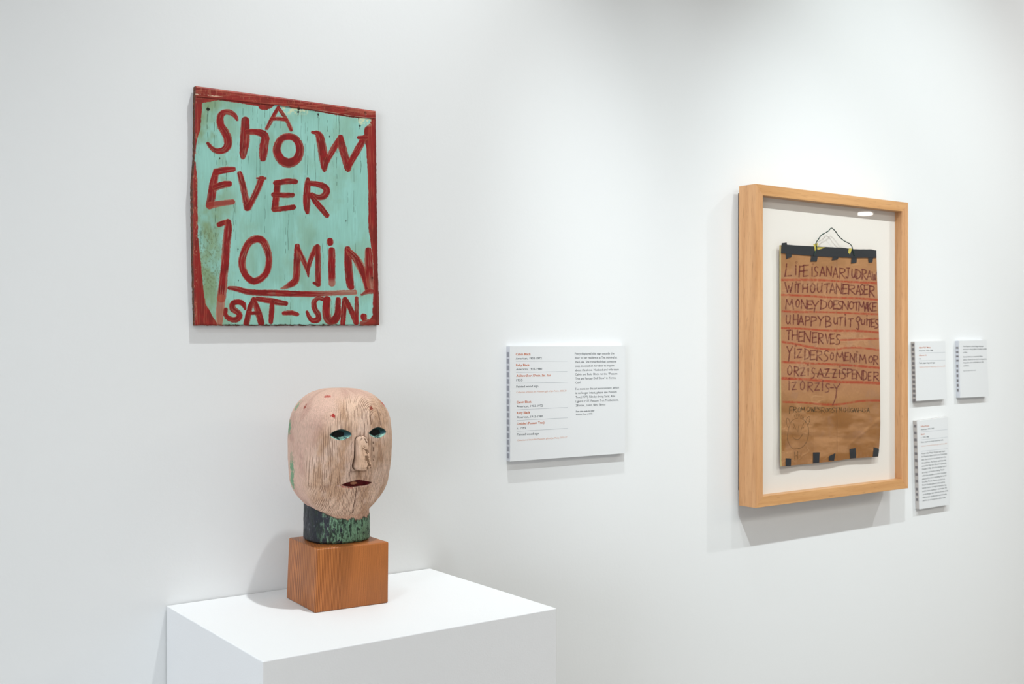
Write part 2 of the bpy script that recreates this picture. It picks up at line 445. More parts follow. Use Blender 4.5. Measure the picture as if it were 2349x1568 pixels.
# eyes
for (em, ecx) in ((eye_l, -.0287), (eye_r, .0290)):
    m_ = sm(-.12, .06, em)*front
    u_ = (X-ecx)/.0150; v_ = (Z-ez)/.0078
    ec = srgb(42, 70, 68)[None, None, :]*np.ones(X.shape+(1,))
    ec = mix(ec, srgb(54, 92, 102), sm(.15, .5, u_)*sm(.6, -.2, v_))
    ec = mix(ec, srgb(28, 52, 50), sm(.1, .6, v_)*.8*sm(.35, .6, fbm(X*500, Z*500, 71, 2)))
    ec = mix(ec, srgb(150, 196, 182), sm(-.22, -.5, v_-.25*u_*u_)*sm(.28, .5, fbm(X*400, Z*700, 72, 2)))
    pup = 1-((u_+.12)/.60)**2-((v_-.06)/.58)**2
    pup = sm(-.1, .12, pup+(fbm(X*600, Z*600, 73, 2)-.5)*.3)
    ec = mix(ec, srgb(8, 8, 9), pup)
    C = C*(1-m_[..., None])+ec*m_[..., None]
    dY = dY-pup*front*.001
# mouth
m_ = sm(-.06, .08, mouth)*front
mc = srgb(92, 14, 17)[None, None, :]*np.ones(X.shape+(1,))
mc = mix(mc, srgb(70, 10, 14), sm(.3, .7, fbm(X*200, Z*400, 75)))
chip = 1-((X+.0035)/.0052)**2-((Z-mz-.0008)/.0022)**2
mc = mix(mc, srgb(168, 112, 84), sm(-.1, .2, chip+(fbm(X*400, Z*500, 76, 2)-.5)*.9))
C = C*(1-m_[..., None])+mc*m_[..., None]
lip = sm(-.75, -.35, mouth)*sm(-.02, -.2, mouth)*(Z < mz)*front
C = mix(C, srgb(232, 196, 184), lip*.35*sm(.4, .6, fbm(X*300, Z*300, 77, 2)))
C = mix(C, srgb(172, 50, 52), lip*sm(.55, .62, fbm(X*220, Z*420, 78, 2))*sm(.0, -.006, X)*.8)

under = np.exp(-((Z-nz_bot+.0015)/.0016)**2)*sm(.014, .009, np.abs(X))*front; C = mix(C, srgb(96, 64, 44), under*.55)  # dark band painted below the nose as its underside shadow
Yf = Yf+dY
nxn = np.sin(phi)[None, :]; nyn = np.cos(phi)[None, :]
X = X+nxn*d_norm; Yf = Yf+nyn*d_norm
HCX, HCY = .0055, -.0035                                   # head axis relative to the block centre
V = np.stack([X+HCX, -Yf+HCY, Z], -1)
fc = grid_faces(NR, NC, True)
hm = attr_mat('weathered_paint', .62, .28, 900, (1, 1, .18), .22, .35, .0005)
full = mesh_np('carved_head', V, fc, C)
full.polygons.foreach_set('use_smooth', [True]*len(full.polygons))
vnorm = np.empty(len(full.vertices)*3, np.float32); full.vertices.foreach_get('normal', vnorm); vnorm = vnorm.reshape(-1, 3)
if np.sum(vnorm[(NR//2)*NC+NC//2]*np.array([0, -1, 0])) < 0:
    fc = fc[:, ::-1]; vnorm = -vnorm
def submesh(name, face_mask, parent, label=None):
    f = fc[face_mask]; idx, inv = np.unique(f.ravel(), return_inverse=True)
    me = mesh_np(name, V.reshape(-1, 3)[idx], inv.reshape(-1, 4), C.reshape(-1, 3)[idx])
    me.polygons.foreach_set('use_smooth', [True]*len(me.polygons))
    me.normals_split_custom_set_from_vertices([tuple(v) for v in vnorm[idx]])
    return link(name, me, hm, parent, False, label)
def fmask(m): return m.ravel()[fc].min(1)
# subparts cut from the same skin so that edges meet exactly
fe_l = fmask((sm(-.12, .06, eye_l)*front)) > .5; fe_r = fmask((sm(-.12, .06, eye_r)*front)) > .5
fm_ = fmask(sm(-.06, .08, mouth)*front) > .5; fn = fmask(nose_m) > .25
rest = ~(fe_l | fe_r | fm_ | fn)
ho = submesh('head', rest, head)
submesh('eye', fe_l, ho, 'teal almond eye with black hollow pupil, left of the nose')
submesh('eye', fe_r, ho, 'teal almond eye with black hollow pupil, right of the nose')
submesh('mouth', fm_, ho, 'dark red carved mouth')
submesh('nose', fn, ho)
bpy.data.meshes.remove(full)

# neck with worn dark green collar
NRn, NCn = 150, 420
ph = np.linspace(-PI, PI, NCn, endpoint=False)[None, :]
zt, zb = .165, .0907
tt = np.linspace(0, 1, NRn)[:, None]
Zn = zb+(zt-zb)*tt+0*ph
an, bn_ = .0468-.001*tt, .0475+.0005*tt
rn = ((np.abs(np.cos(ph))/bn_)**2.5+(np.abs(np.sin(ph))/an)**2.5)**(-1/2.5)
rn = rn*(1-.07*sm(.05, 0, tt)**2)
rn = rn+.0012*sm(.52, .42, tt)*0+(fbm(ph*7+0*tt, tt*5+0*ph, 80)-.5)*.0016
ycol = np.interp(ph+.40, [-3.2, -1.6, -.9, -.4, 0, .5, 1.2, 3.2], [1158, 1160, 1164, 1176, 1190, 1195, 1192, 1160])+(fbm(ph*22+0*tt, tt*10+0*ph, 81)-.5)*16*sm(-.6, .1, ph)
zc = yz(ycol, 1.60)
coll = sm(-.0008, .0008, zc-Zn)
n1 = fbm(ph*13+0*tt, tt*9+0*ph, 82, 5); n2 = fbm(ph*22+0*tt, tt*12+0*ph, 83, 5)
dark = srgb(34, 37, 46)[None, None, :]*np.ones(Zn.shape+(1,))
dark = mix(dark, srgb(120, 128, 132), sm(.60, .72, n2)*.6)
gm = sm(.46, .60, n1*1.25+.42*sm(-1.1, .25, ph+.1)-.24)*sm(-1.25, -.5, ph)
collc = mix(dark, mix(srgb(112, 150, 120)[None, None, :]*np.ones(Zn.shape+(1,)), srgb(132, 172, 140), sm(.4, .7, n2)), gm)
collc = mix(collc, srgb(22, 24, 28), gm*sm(.54, .62, n2)*.92)
vl = sm(.72, .95, .5+.5*np.cos(ph*150+n1*6))*sm(-.6, 0, ph)
collc = mix(collc, srgb(30, 42, 34), sm(.5, .62, fbm(ph*9+0*tt, tt*7+0*ph, 86, 4))*sm(.35, .55, n2)*.8)
collc = mix(collc, srgb(40, 60, 46), vl*.6)
skin = srgb(203, 164, 140)[None, None, :]*np.ones(Zn.shape+(1,))
skin = mix(skin, srgb(120, 80, 60), sm(.6, .75, n2)*.6*sm(-1.0, 0, ph))
Cn = skin*(1-coll[..., None])+collc*coll[..., None]
rim = np.exp(-((Zn-zc)/.0012)**2); Cn = mix(Cn, srgb(50, 28, 24), rim*.6)
rn = rn-(1-coll)*.0006-vl*.0003-rim*.0005
Vn = np.stack([rn*np.sin(ph)+HCX-.0002, -(rn*np.cos(ph))+HCY+.0105+0*tt, Zn], -1)
nm = mesh_np('neck', Vn, grid_faces(NRn, NCn, True)[:, ::-1], Cn)
link('neck', nm, attr_mat('collar_paint', .5, .35, 700, (1, 1, .3), .3, .5, .0005), head, True, 'neck with a chipped dark green and black painted collar')

# ------------------------------------------------------------------ brush painting in photo units
def catmull(pts, k=5, closed=False):
    p = np.array(pts, float)
    if len(p) < 3: return p
    n = len(p); out = []
    rng = n if closed else n-1
    for i in range(rng):
        if closed: p0, p1, p2, p3 = p[(i-1) % n], p[i], p[(i+1) % n], p[(i+2) % n]
        else: p0, p1, p2, p3 = p[max(i-1, 0)], p[i], p[i+1], p[min(i+2, n-1)]
        for j in range(k):
            t = j/k
            out.append(.5*((2*p1)+(-p0+p2)*t+(2*p0-5*p1+4*p2-p3)*t*t+(-p0+3*p1-3*p2+p3)*t**3))
    out.append(p[0] if closed else p[-1])
    return np.array(out)

class Canvas:
    """a grid of surface points with their photo positions; strokes are laid on it"""
    def __init__(s, PX, PY, C):
        s.PX, s.PY, s.C = PX, PY, C
        s.gain = 1.0
        s.H = np.zeros(PX.shape, np.float32)      # paint thickness
    def window(s, x0, x1, y0, y1):
        cols = np.nonzero((s.PX.max(0) >= x0) & (s.PX.min(0) <= x1))[0]
        rows = np.nonzero((s.PY.max(1) >= y0) & (s.PY.min(1) <= y1))[0]
        if len(cols) == 0 or len(rows) == 0: return None
        return slice(rows[0], rows[-1]+1), slice(cols[0], cols[-1]+1)
    def field(s, pts, smooth_=True, closed=False, k=5):
        """pts rows (x, y, w): returns window, coverage distance ratio q (<1 inside), signed offset, arc length"""
        P = catmull(pts, k, closed) if smooth_ else np.array(pts, float)
        wmax = P[:, 2].max()
        wd = s.window(P[:, 0].min()-wmax-3, P[:, 0].max()+wmax+3, P[:, 1].min()-wmax-3, P[:, 1].max()+wmax+3)
        if wd is None: return None
        px, py = s.PX[wd], s.PY[wd]
        best = np.full(px.shape, 1e9, np.float32); so = np.zeros(px.shape, np.float32); al = np.zeros(px.shape, np.float32)
        L = 0
        for i in range(len(P)-1):
            ax, ay, aw = P[i]; bx, by, bw_ = P[i+1]
            dx, dy = bx-ax, by-ay; l2 = dx*dx+dy*dy+1e-9; l = math.sqrt(l2)
            t = np.clip(((px-ax)*dx+(py-ay)*dy)/l2, 0, 1)
            ex, ey = px-(ax+dx*t), py-(ay+dy*t)
            hw = (aw+(bw_-aw)*t)/2*s.gain
            q = np.sqrt(ex*ex+ey*ey)-hw
            u = q < best
            best = np.where(u, q, best)
            so = np.where(u, (ex*dy-ey*dx)/l/np.maximum(hw, .3), so)
            al = np.where(u, L+t*l, al)
            L += l
        return wd, best, so, al, L
    def blend(s, wd, m, col):
        c = s.C[wd]; s.C[wd] = c*(1-m[..., None])+np.asarray(col)*m[..., None]

def crop(ox, oy, sc):
    return lambda pts: [(ox+p[0]/sc, oy+p[1]/sc, (p[2]/sc if len(p) > 2 else 1)) for p in pts]
A_ = crop(420, 180, 5.225); B_ = crop(640, 200, 5.225); C_ = crop(420, 460, 4.9); D_ = crop(640, 460, 4.9)

# ------------------------------------------------------------------ painted wooden sign
NRs, NCs = 760, 580
vv = np.linspace(0, 1, NRs)[:, None]; uu = np.linspace(0, 1, NCs)[None, :]
lx = np.interp(vv, [0, .18, .3, .42, .56, .75, .9, 1], [448.8, 447.4, 446.8, 442.0, 442.2, 443.6, 445.2, 446.6])
rx = np.interp(vv, [0, .15, .4, .55, .75, .9, 1], [861.2, 862.8, 864.0, 865.4, 866.8, 869.3, 869.4])
PXs = lx*(1-uu)+rx*uu
ty = np.interp(uu, [0, .5, 1], [197, 225, 254.5]); by_ = np.interp(uu, [0, .5, 1], [746.2, 746.8, 745.8])
PYs = ty*(1-vv)+by_*vv
edge_rag = (fbm(uu*60+0*vv, uu*0+vv*0, 90, 3)-.5)*2.2*sm(.985, 1, vv)
PYs = PYs+edge_rag
PXs = PXs+(fbm(vv*70+0*uu, uu*0, 91, 3)-.5)*2.0*(sm(.02, 0, uu)+sm(.99, 1, uu)*.7)
base = srgb(148, 202, 190)[None, None, :]*np.ones(PXs.shape+(1,))
base = mix(base, srgb(139, 190, 176), sm(.4, .7, fbm(PXs/60, PYs/120, 100)))
base = mix(base, srgb(158, 214, 204), sm(.55, .8, fbm(PXs/14, PYs/90, 101))*.5)
# ingrained dirt: left third, and patches round the nails
dirt = sm(.42, .72, fbm(PXs/45, PYs/70, 102, 5))*(.30+.6*sm(560, 470, PXs))
base = mix(base, srgb(128, 152, 112), np.clip(dirt, 0, 1))
fine = sm(.55, .68, fbm(PXs/2.2, PYs/4.5, 103, 3))*sm(530, 480, PXs)*sm(500, 545, PYs)*sm(690, 640, PYs)
base = mix(base, srgb(96, 104, 62), fine*.55)
cv = Canvas(PXs, PYs, base)
# weather checks down the grain
rnd = random.Random(4)
for i in range(64):
    x = rnd.uniform(455, 845); y0 = rnd.choice([rnd.uniform(225, 330), rnd.uniform(250, 700)]); ln = rnd.uniform(20, 130)
    if i < 14: x = [476, 497, 558, 580, 608, 630, 661, 700, 722, 730, 778, 811, 815, 540][i]; y0 = [255, 290, 240, 245, 250, 262, 470, 330, 330, 260, 260, 370, 470, 460][i]; ln = [60, 90, 40, 30, 60, 45, 120, 170, 60, 110, 60, 120, 200, 90][i]
    p = [(x+rnd.uniform(-1.2, 1.2)*(j > 0), y0+ln*j/4, rnd.uniform(.25, .9)) for j in range(5)]
    f = cv.field(p, k=3)
    if f:
        wd, q, so, al, L = f
        cv.blend(wd, sm(.55, -.1, q)*rnd.uniform(.35, .85)*sm(.3, .5, vn(cv.PX[wd]*.2, cv.PY[wd]*.12, i)), srgb(62, 92, 72)); cv.H[wd] -= sm(.6, 0, q)*.25
# bottom edge crumbling to dark wood
for (x0, x1) in ((446, 868),):
    m_ = sm(742.5, 746, PYs+(fbm(PXs/5, PYs/3, 104, 3)-.5)*7)
    cv.C = mix(cv.C, srgb(70, 40, 26), np.clip(m_*1.1, 0, 1)); cv.H -= m_.astype(np.float32)*.6

cv.gain = 1.07
RED = srgb(140, 24, 25); RED2 = srgb(120, 24, 22); SALM = srgb(184, 104, 78)
sid = [0]
def brush(pts, closed=False, dry=.35, washed=0.0, tail=None):
    sid[0] += 1; k = sid[0]
    f = cv.field(pts, True, closed)
    if f is None: return
    wd, q, so, al, L = f
    px, py = cv.PX[wd], cv.PY[wd]
    q = q+(fbm(px/3.2, py/3.2, k, 3)-.5)*1.7
    cov = sm(.55, -.55, q)
    streak = vn(so*4.2+k*5, al*.035, k)*.6+vn(so*9+k*3, al*.09, k+1)*.4
    rimw = sm(.55, .98, np.abs(so))
    thin = np.clip(sm(.56, .84, streak+rimw*.26*dry/.35)*dry*.95+washed, 0, .92)
    if tail is not None: thin = np.clip(thin+sm(tail, 1.0, al/max(L, 1e-3))*.55, 0, .9)
    colr = mix(RED[None, None, :]*np.ones(px.shape+(1,)), RED2, sm(.35, .7, fbm(px/9, py/14, k+5)))
    under = mix(cv.C[wd], SALM, np.full(px.shape, .75))
    colr = colr*(1-thin[..., None])+under*thin[..., None]
    halo = sm(1.6, .3, q)*(1-cov)*.35*sm(.4, .6, fbm(px/4, py/4, k+9))
    c = cv.C[wd]; c = mix(c, SALM, halo)
    cv.C[wd] = c*(1-cov[..., None])+colr*cov[..., None]
    cv.H[wd] = np.maximum(cv.H[wd], cov*(.5+.5*(1-thin)+.25*rimw))

def region(poly_left, yy, inside, k, washed=.12):
    """paint an area bounded by x = f(y) (or y = f(x))"""
    sid[0] += 1
    n = fbm(cv.PX/3.0, cv.PY/6, 200+k, 3)-.5
    d = inside+n*2.4
    cov = sm(-.6, .6, d)
    st = fbm(cv.PX/2.0, cv.PY/40, 210+k, 3) if k != 1 else fbm(cv.PX/40, cv.PY/1.8, 210+k, 3)
    thin = np.clip(sm(.5, .72, st)*.5+washed, 0, .9)
    colr = mix(RED[None, None, :]*np.ones(cv.PX.shape+(1,)), RED2, sm(.4, .7, fbm(cv.PX/12, cv.PY/30, k)))
    colr = mix(colr, SALM, thin*.55)
    cv.C = cv.C*(1-cov[..., None])+colr*cov[..., None]
    cv.H = np.maximum(cv.H, (cov*.7).astype(np.float32))
# borders
rb = np.interp(cv.PY, [290, 313, 338, 391, 449, 500, 521, 562, 582, 623, 723, 735, 745], [836, 835.5, 840, 843, 845, 845, 845, 851, 854, 857, 854.5, 846, 830])
region(None, None, cv.PX-rb-sm(295, 280, cv.PY)*14, 0, .10)
lb = np.interp(cv.PY, [230, 266, 295, 318, 346, 372, 410, 500, 541, 590, 640, 695, 723, 742, 746], [464, 462, 460, 452.5, 448.7, 448.5, 452.5, 453.5, 453.7, 459.8, 463.9, 471, 487, 498, 499])
region(None, None, lb-cv.PX-sm(352, 358, cv.PY)*sm(372, 366, cv.PY)*6, 2, .10)
tb = np.interp(cv.PX, [449, 464, 502, 554, 592, 596, 611, 624, 630, 640, 718, 747, 805, 862], [240, 236, 229.5, 237, 244, 250.8, 252.7, 247, 240, 242, 254, 259.5, 269, 273])
region(None, None, tb-cv.PY, 1, .16)
# pale primer showing under the top rail and at the right hand corner
for (x0, x1, ya, yb, s_) in ((648, 706, 241, 262, 1), (822, 851, 266, 288, 2)):
    m_ = sm(.44, .54, fbm(PXs/5, PYs/5, 110+s_, 4))*sm(x0-3, x0+3, PXs)*sm(x1+3, x1-3, PXs)*sm(yb+4, yb-8, PYs)*sm(tb-1, tb+1.5, PYs)
    cv.C = mix(cv.C, srgb(206, 216, 178), m_*.9)
# words
brush(A_([(648, 492, 34), (618, 440, 52), (560, 405, 58), (495, 405, 62), (455, 435, 75), (442, 500, 82), (452, 565, 84), (500, 640, 92), (535, 720, 92), (535, 800, 90), (490, 855, 75), (405, 868, 62), (340, 830, 48), (295, 775, 36)]))
brush(A_([(745, 505, 92), (742, 620, 104), (738, 760, 108), (722, 880, 86), (718, 935, 60)]))
brush(A_([(780, 640, 66), (870, 640, 72), (950, 660, 84), (985, 710, 92), (970, 800, 98), (962, 890, 96), (958, 955, 76)]))
brush(A_([(1140, 345, 38), (1100, 420, 44), (1050, 510, 48), (1003, 597, 40)]), dry=.6)
brush(B_([(-8, 245, 40), (45, 320, 42), (100, 410, 46), (145, 508, 44)]), dry=.6)
brush(A_([(1075, 482, 42), (1150, 482, 44), (1235, 492, 44)]), dry=.6)
brush(B_([(112, 590, 78), (205, 625, 78), (252, 740, 90), (215, 860, 96), (115, 908, 108), (20, 862, 100), (-28, 745, 90), (20, 625, 76)]), closed=True)
brush(B_([(402, 540, 34), (460, 552, 58), (490, 600, 92), (515, 720, 100), (535, 850, 100), (542, 950, 76), (546, 1000, 30)]))
brush(B_([(550, 965, 40), (590, 860, 60), (650, 745, 70), (735, 600, 58)]))
brush(B_([(738, 600, 60), (755, 700, 88), (790, 830, 88), (825, 955, 82), (828, 985, 50)]))
brush(B_([(830, 960, 60), (890, 840, 74), (960, 720, 78), (1020, 610, 72)])); brush(B_([(955, 602, 40), (1040, 600, 46)]))
brush(A_([(395, 1110, 66), (365, 1250, 92), (342, 1400, 92), (318, 1520, 86)]))
brush(A_([(400, 1120, 76), (500, 1095, 74), (600, 1085, 58)])); brush(A_([(395, 1300, 78), (480, 1272, 78), (550, 1262, 70)]), dry=.5)
brush(A_([(322, 1520, 80), (430, 1500, 66), (590, 1478, 62)]), washed=.25)
brush(A_([(680, 1140, 60), (715, 1280, 74), (745, 1420, 74), (768, 1545, 76)]), dry=.5)
brush(A_([(940, 1205, 74), (895, 1320, 74), (838, 1440, 72), (780, 1545, 76)]), dry=.5); brush(A_([(885, 1195, 22), (985, 1195, 30)]))
brush(A_([(1135, 1250, 70), (1118, 1400, 76), (1098, 1560, 78)])); brush(A_([(1110, 1250, 60), (1250, 1232, 66), (1345, 1235, 60)]))
brush(A_([(1080, 1390, 50), (1200, 1398, 60), (1310, 1395, 56)])); brush(A_([(1100, 1568, 60), (1200, 1558, 60), (1320, 1540, 62)]))
brush(B_([(346, 1090, 30), (344, 1150, 66), (332, 1280, 78), (332, 1420, 78), (340, 1500, 40)]))
brush(B_([(350, 1150, 60), (450, 1158, 62), (540, 1190, 72), (572, 1245, 76), (535, 1305, 74), (470, 1318, 60), (392, 1285, 50)]))
brush(B_([(385, 1300, 46), (450, 1385, 66), (520, 1465, 66), (575, 1535, 56)]))
brush(C_([(405, 268, 54), (450, 250, 56), (500, 235, 52)])); brush(C_([(505, 240, 66), (505, 330, 84), (485, 500, 84), (472, 700, 84), (455, 860, 84), (442, 1000, 92), (430, 1095, 92)]), dry=.5)
brush(C_([(428, 1100, 84), (415, 1250, 84), (410, 1385, 60)]), washed=.62)
brush(C_([(813, 430, 80), (905, 465, 80), (965, 640, 70), (930, 820, 70), (800, 905, 74), (700, 830, 72), (662, 680, 78), (720, 500, 76)]), closed=True, dry=.5)
brush(D_([(206, 515, 60), (202, 700, 74), (195, 850, 72), (170, 915, 74), (95, 960, 52), (22, 988, 16)]), tail=.78)
brush(D_([(215, 540, 48), (270, 660, 54), (318, 770, 50), (330, 850, 18)]), dry=.55); brush(D_([(322, 780, 44), (362, 640, 54), (412, 530, 56)]), dry=.55)
brush(D_([(432, 522, 62), (438, 700, 62), (438, 935, 64)])); brush(D_([(392, 925, 30), (450, 950, 30)]))
brush(D_([(592, 560, 72), (592, 750, 76), (595, 930, 70)]), tail=.8); brush(D_([(574, 455, 70), (576, 468, 72)]))
brush(D_([(770, 545, 64), (778, 720, 84), (800, 940, 80), (825, 975, 40)])); brush(D_([(785, 565, 60), (870, 660, 82), (935, 780, 84), (975, 900, 70), (995, 1000, 60)]), dry=.7)
brush(D_([(1005, 560, 70), (1010, 700, 88), (1020, 860, 84), (1030, 960, 70)]), dry=.5, tail=.6); brush(D_([(930, 1055, 24), (1000, 1022, 50), (1045, 1020, 50)]), washed=.15)
brush(C_([(518, 980, 36), (600, 990, 54), (720, 1022, 62), (850, 1034, 66), (1000, 1036, 66), (1176, 1040, 60)])); brush(D_([(-10, 1040, 60), (150, 1045, 62), (300, 1048, 62), (470, 1045, 58), (620, 1038, 54), (850, 1030, 54)]), tail=.35, dry=.5)
brush(C_([(697, 1215, 30), (675, 1160, 54), (620, 1138, 56), (560, 1155, 62), (560, 1215, 66), (615, 1255, 62), (635, 1300, 62), (590, 1338, 60), (520, 1325, 54), (475, 1280, 46), (480, 1225, 44)]))
brush(C_([(790, 1100, 38), (750, 1210, 58), (712, 1375, 64)])); brush(C_([(795, 1105, 40), (840, 1240, 70), (878, 1375, 66)])); brush(C_([(735, 1262, 38), (855, 1262, 38)]))
brush(C_([(838, 1102, 52), (960, 1122, 62), (1070, 1142, 62), (1155, 1155, 50)])); brush(C_([(1000, 1140, 48), (995, 1250, 56), (986, 1360, 48)]))
brush(D_([(55, 1265, 44), (130, 1258, 54), (205, 1275, 44)]), dry=.5)
brush(D_([(505, 1112, 40), (440, 1095, 44), (395, 1140, 56), (400, 1210, 60), (440, 1280, 60), (435, 1335, 66), (375, 1345, 52), (335, 1300, 44), (315, 1250, 32)]))
brush(D_([(540, 1115, 80), (532, 1200, 82), (535, 1290, 84), (565, 1345, 84), (625, 1340, 84), (660, 1270, 70), (662, 1190, 60), (665, 1115, 58)]))
brush(D_([(740, 1105, 52), (728, 1230, 58), (716, 1380, 52)])); brush(D_([(748, 1110, 50), (800, 1210, 56), (850, 1320, 60), (868, 1370, 56)])); brush(D_([(872, 1092, 38), (872, 1250, 44), (872, 1370, 44)]))
brush(D_([(953, 1300, 66), (955, 1320, 64)])); brush(D_([(925, 1375, 40), (1000, 1372, 70), (1060, 1365, 60)]), washed=.2)
# nail holes
for (hx, hy, hr) in ((477.5, 251, 4.2), (685.5, 249, 3.8), (684, 257, 2.2), (729.8, 262.8, 2.0), (838.5, 260, 3.0), (825.5, 289, 2.0), (546, 571.8, 1.2), (547, 643, 1.0), (504, 363, .9), (756, 313, .8), (823, 272, 1.6), (794, 506, .8), (854, 638, 2.0)):
    f = cv.field([(hx, hy-.3, hr*1.6), (hx, hy+.3, hr*1.6)], False)
    wd, q, so, al, L = f
    m_ = sm(.9, -.6, q+(fbm(cv.PX[wd]/2, cv.PY[wd]/2, int(hx), 2)-.5)*2)
    cv.blend(wd, m_*.95, srgb(26, 16, 12)); cv.H[wd] -= m_*4*min(hr/3, 1)
    f = cv.field([(hx, hy-2*hr, .6), (hx-.5, hy+hr*3.5, .5)], False); wd, q, so, al, L = f
    cv.blend(wd, sm(.8, 0, q)*.6, srgb(52, 50, 38))
# bare flecks along the left edge and where the rail was scraped
m_ = sm(.64, .70, fbm(PXs/3, PYs/9, 120, 4))*np.maximum(sm(455, 449, PXs), sm(tb-6, tb-12, PYs)*.5)
cv.C = mix(cv.C, srgb(190, 130, 100), m_*.55)
line_y = np.interp(PXs, [449, 470, 500, 530], [216, 217.5, 221, 226])
m_ = sm(1.8, .6, np.abs(PYs-line_y))*sm(.42, .6, fbm(PXs/9, PYs/3, 121))*sm(530, 510, PXs)
cv.C = mix(cv.C, srgb(232, 205, 175), m_*.9)
crease = np.interp(PXs, [449, 640, 718, 747, 805, 852], [222, 243, 253, 257, 267, 272])
m_ = sm(1.2, .3, np.abs(PYs-crease-.2)); cv.C = mix(cv.C, srgb(92, 18, 20), m_*.6)
m_ = sm(1.0, .3, np.abs(PYs-crease+1.6))*sm(715, 725, PXs)*sm(.3, .5, fbm(PXs/12, PYs/3, 122)); cv.C = mix(cv.C, srgb(226, 170, 150), m_*.8)
m_ = sm(.5, .7, fbm(PXs/30, PYs/2.2, 123, 4))*sm(crease, crease-3, PYs); cv.C = mix(cv.C, srgb(176, 92, 72), m_*.55)
m_ = sm(856.5, 862, PXs+(fbm(PXs/4, PYs/10, 124)-.5)*6)*sm(250, 300, PYs); cv.C = mix(cv.C, srgb(96, 24, 22), m_*.45)

rail = sm(0, -2.0, PYs-crease)
dfront = (.0095+.0040*(1-vv))*np.ones(PXs.shape)+.0009*rail+cv.H*.00022+.0012*np.cos((uu-.5)*PI)*(1-vv)
rndedge = np.minimum(np.minimum(uu, 1-uu)*400, np.minimum(vv, 1-vv)*500)
dfront = dfront-.0016*(1-sm(0, 3.2, rndedge))
VS = at(PXs, PYs, dfront)
sg = thing('painted_sign', 'hand-painted red and mint green wooden sign reading a show ever 10 min', 'sign', (.725, 0, 1.52))
OFF = np.array([.725, 0, 1.52])
smat = attr_mat('sign_paint', .55, .3, 500, (1, 1, .08), .06, .3, .0003)
fs = grid_faces(NRs, NCs)
is_rail = (PYs-crease).ravel()[fs].max(1) < 0
def sub(name, mask, label=None):
    f = fs[mask]; idx, inv = np.unique(f.ravel(), return_inverse=True)
    me = mesh_np(name, (VS-OFF).reshape(-1, 3)[idx], inv.reshape(-1, 4), cv.C.reshape(-1, 3)[idx])
    return link(name, me, smat, sg, True, label)
sub('board', ~is_rail, 'mint green board with thick red brushed lettering')
sub('top_rail', is_rail, 'scraped dark red strip along the top')
# rough dark edges: rim strips running from the front face back
def rim_strip(name, pf, seed, label):
    """pf: (n,3) front edge points; builds a rough strip going back 12 mm"""
    n = len(pf); m_ = 14
    back = pf.copy(); back[:, 1] = np.minimum(pf[:, 1]+.0098, -.0004)
    t = np.linspace(0, 1, m_)[None, :, None]
    G = pf[:, None, :]*(1-t)+back[:, None, :]*t
    i = np.arange(n)[:, None]; j = np.arange(m_)[None, :]
    nz_ = fbm(i/9.0, j/1.2+0*i, seed, 3)
    return G, nz_
def add_rim(name, pf, outward, seed, label=None, amp=.0012):
    G, nz_ = rim_strip(name, pf, seed, label)
    w_ = np.sin(np.linspace(0, PI, G.shape[1]))[None, :]
    G = G+np.asarray(outward)[None, None, :]*((nz_-.55)*amp*w_)[..., None]
    c = mix(srgb(104, 64, 40)[None, None, :]*np.ones(nz_.shape+(1,)), srgb(40, 24, 16), sm(.42, .62, nz_))
    c = mix(c, srgb(176, 120, 84), sm(.66, .78, nz_)*.8)
    c = mix(c, srgb(128, 34, 28), sm(.5, .7, vn(np.arange(len(pf))[:, None]/25.0+0*nz_, 0*nz_, seed+2))*np.linspace(1, 0, G.shape[1])[None, :]**2)
    me = mesh_np(name, G, grid_faces(*nz_.shape), c)
    return link(name, me, smat, sg, True, label)
VL = VS-OFF
add_rim('board_edge', VL[:, 0], (-1, 0, 0), 130, 'splintered dark left edge')
add_rim('board_edge', VL[:, -1], (1, 0, 0), 131)
add_rim('board_edge', VL[0, :], (0, 0, 1), 132)
add_rim('board_edge', VL[-1, :], (0, 0, -1), 133)
# back panel of the sign and the two wall cleats it hangs on
bk = [VL[0, 0], VL[0, -1], VL[-1, -1], VL[-1, 0]]
bkp = [np.array([p[0], min(p[1]+.0096, -.0005), p[2]]) for p in bk]
bkp2 = [np.array([p[0], min(p[1]+.0080, -.0009), p[2]]) for p in bk]
me = bm_mesh('board_back', hexa('board_back', bkp2, bkp)); link('board_back', me, flat('raw_board', srgb(74, 48, 32), .8), sg)
bm = box_bm(-.06, .06, -.0075, 0, .26, .29); link('hanging_cleat', bm_mesh('hanging_cleat', bm), flat('cleat_wood', srgb(150, 120, 90), .7), sg)

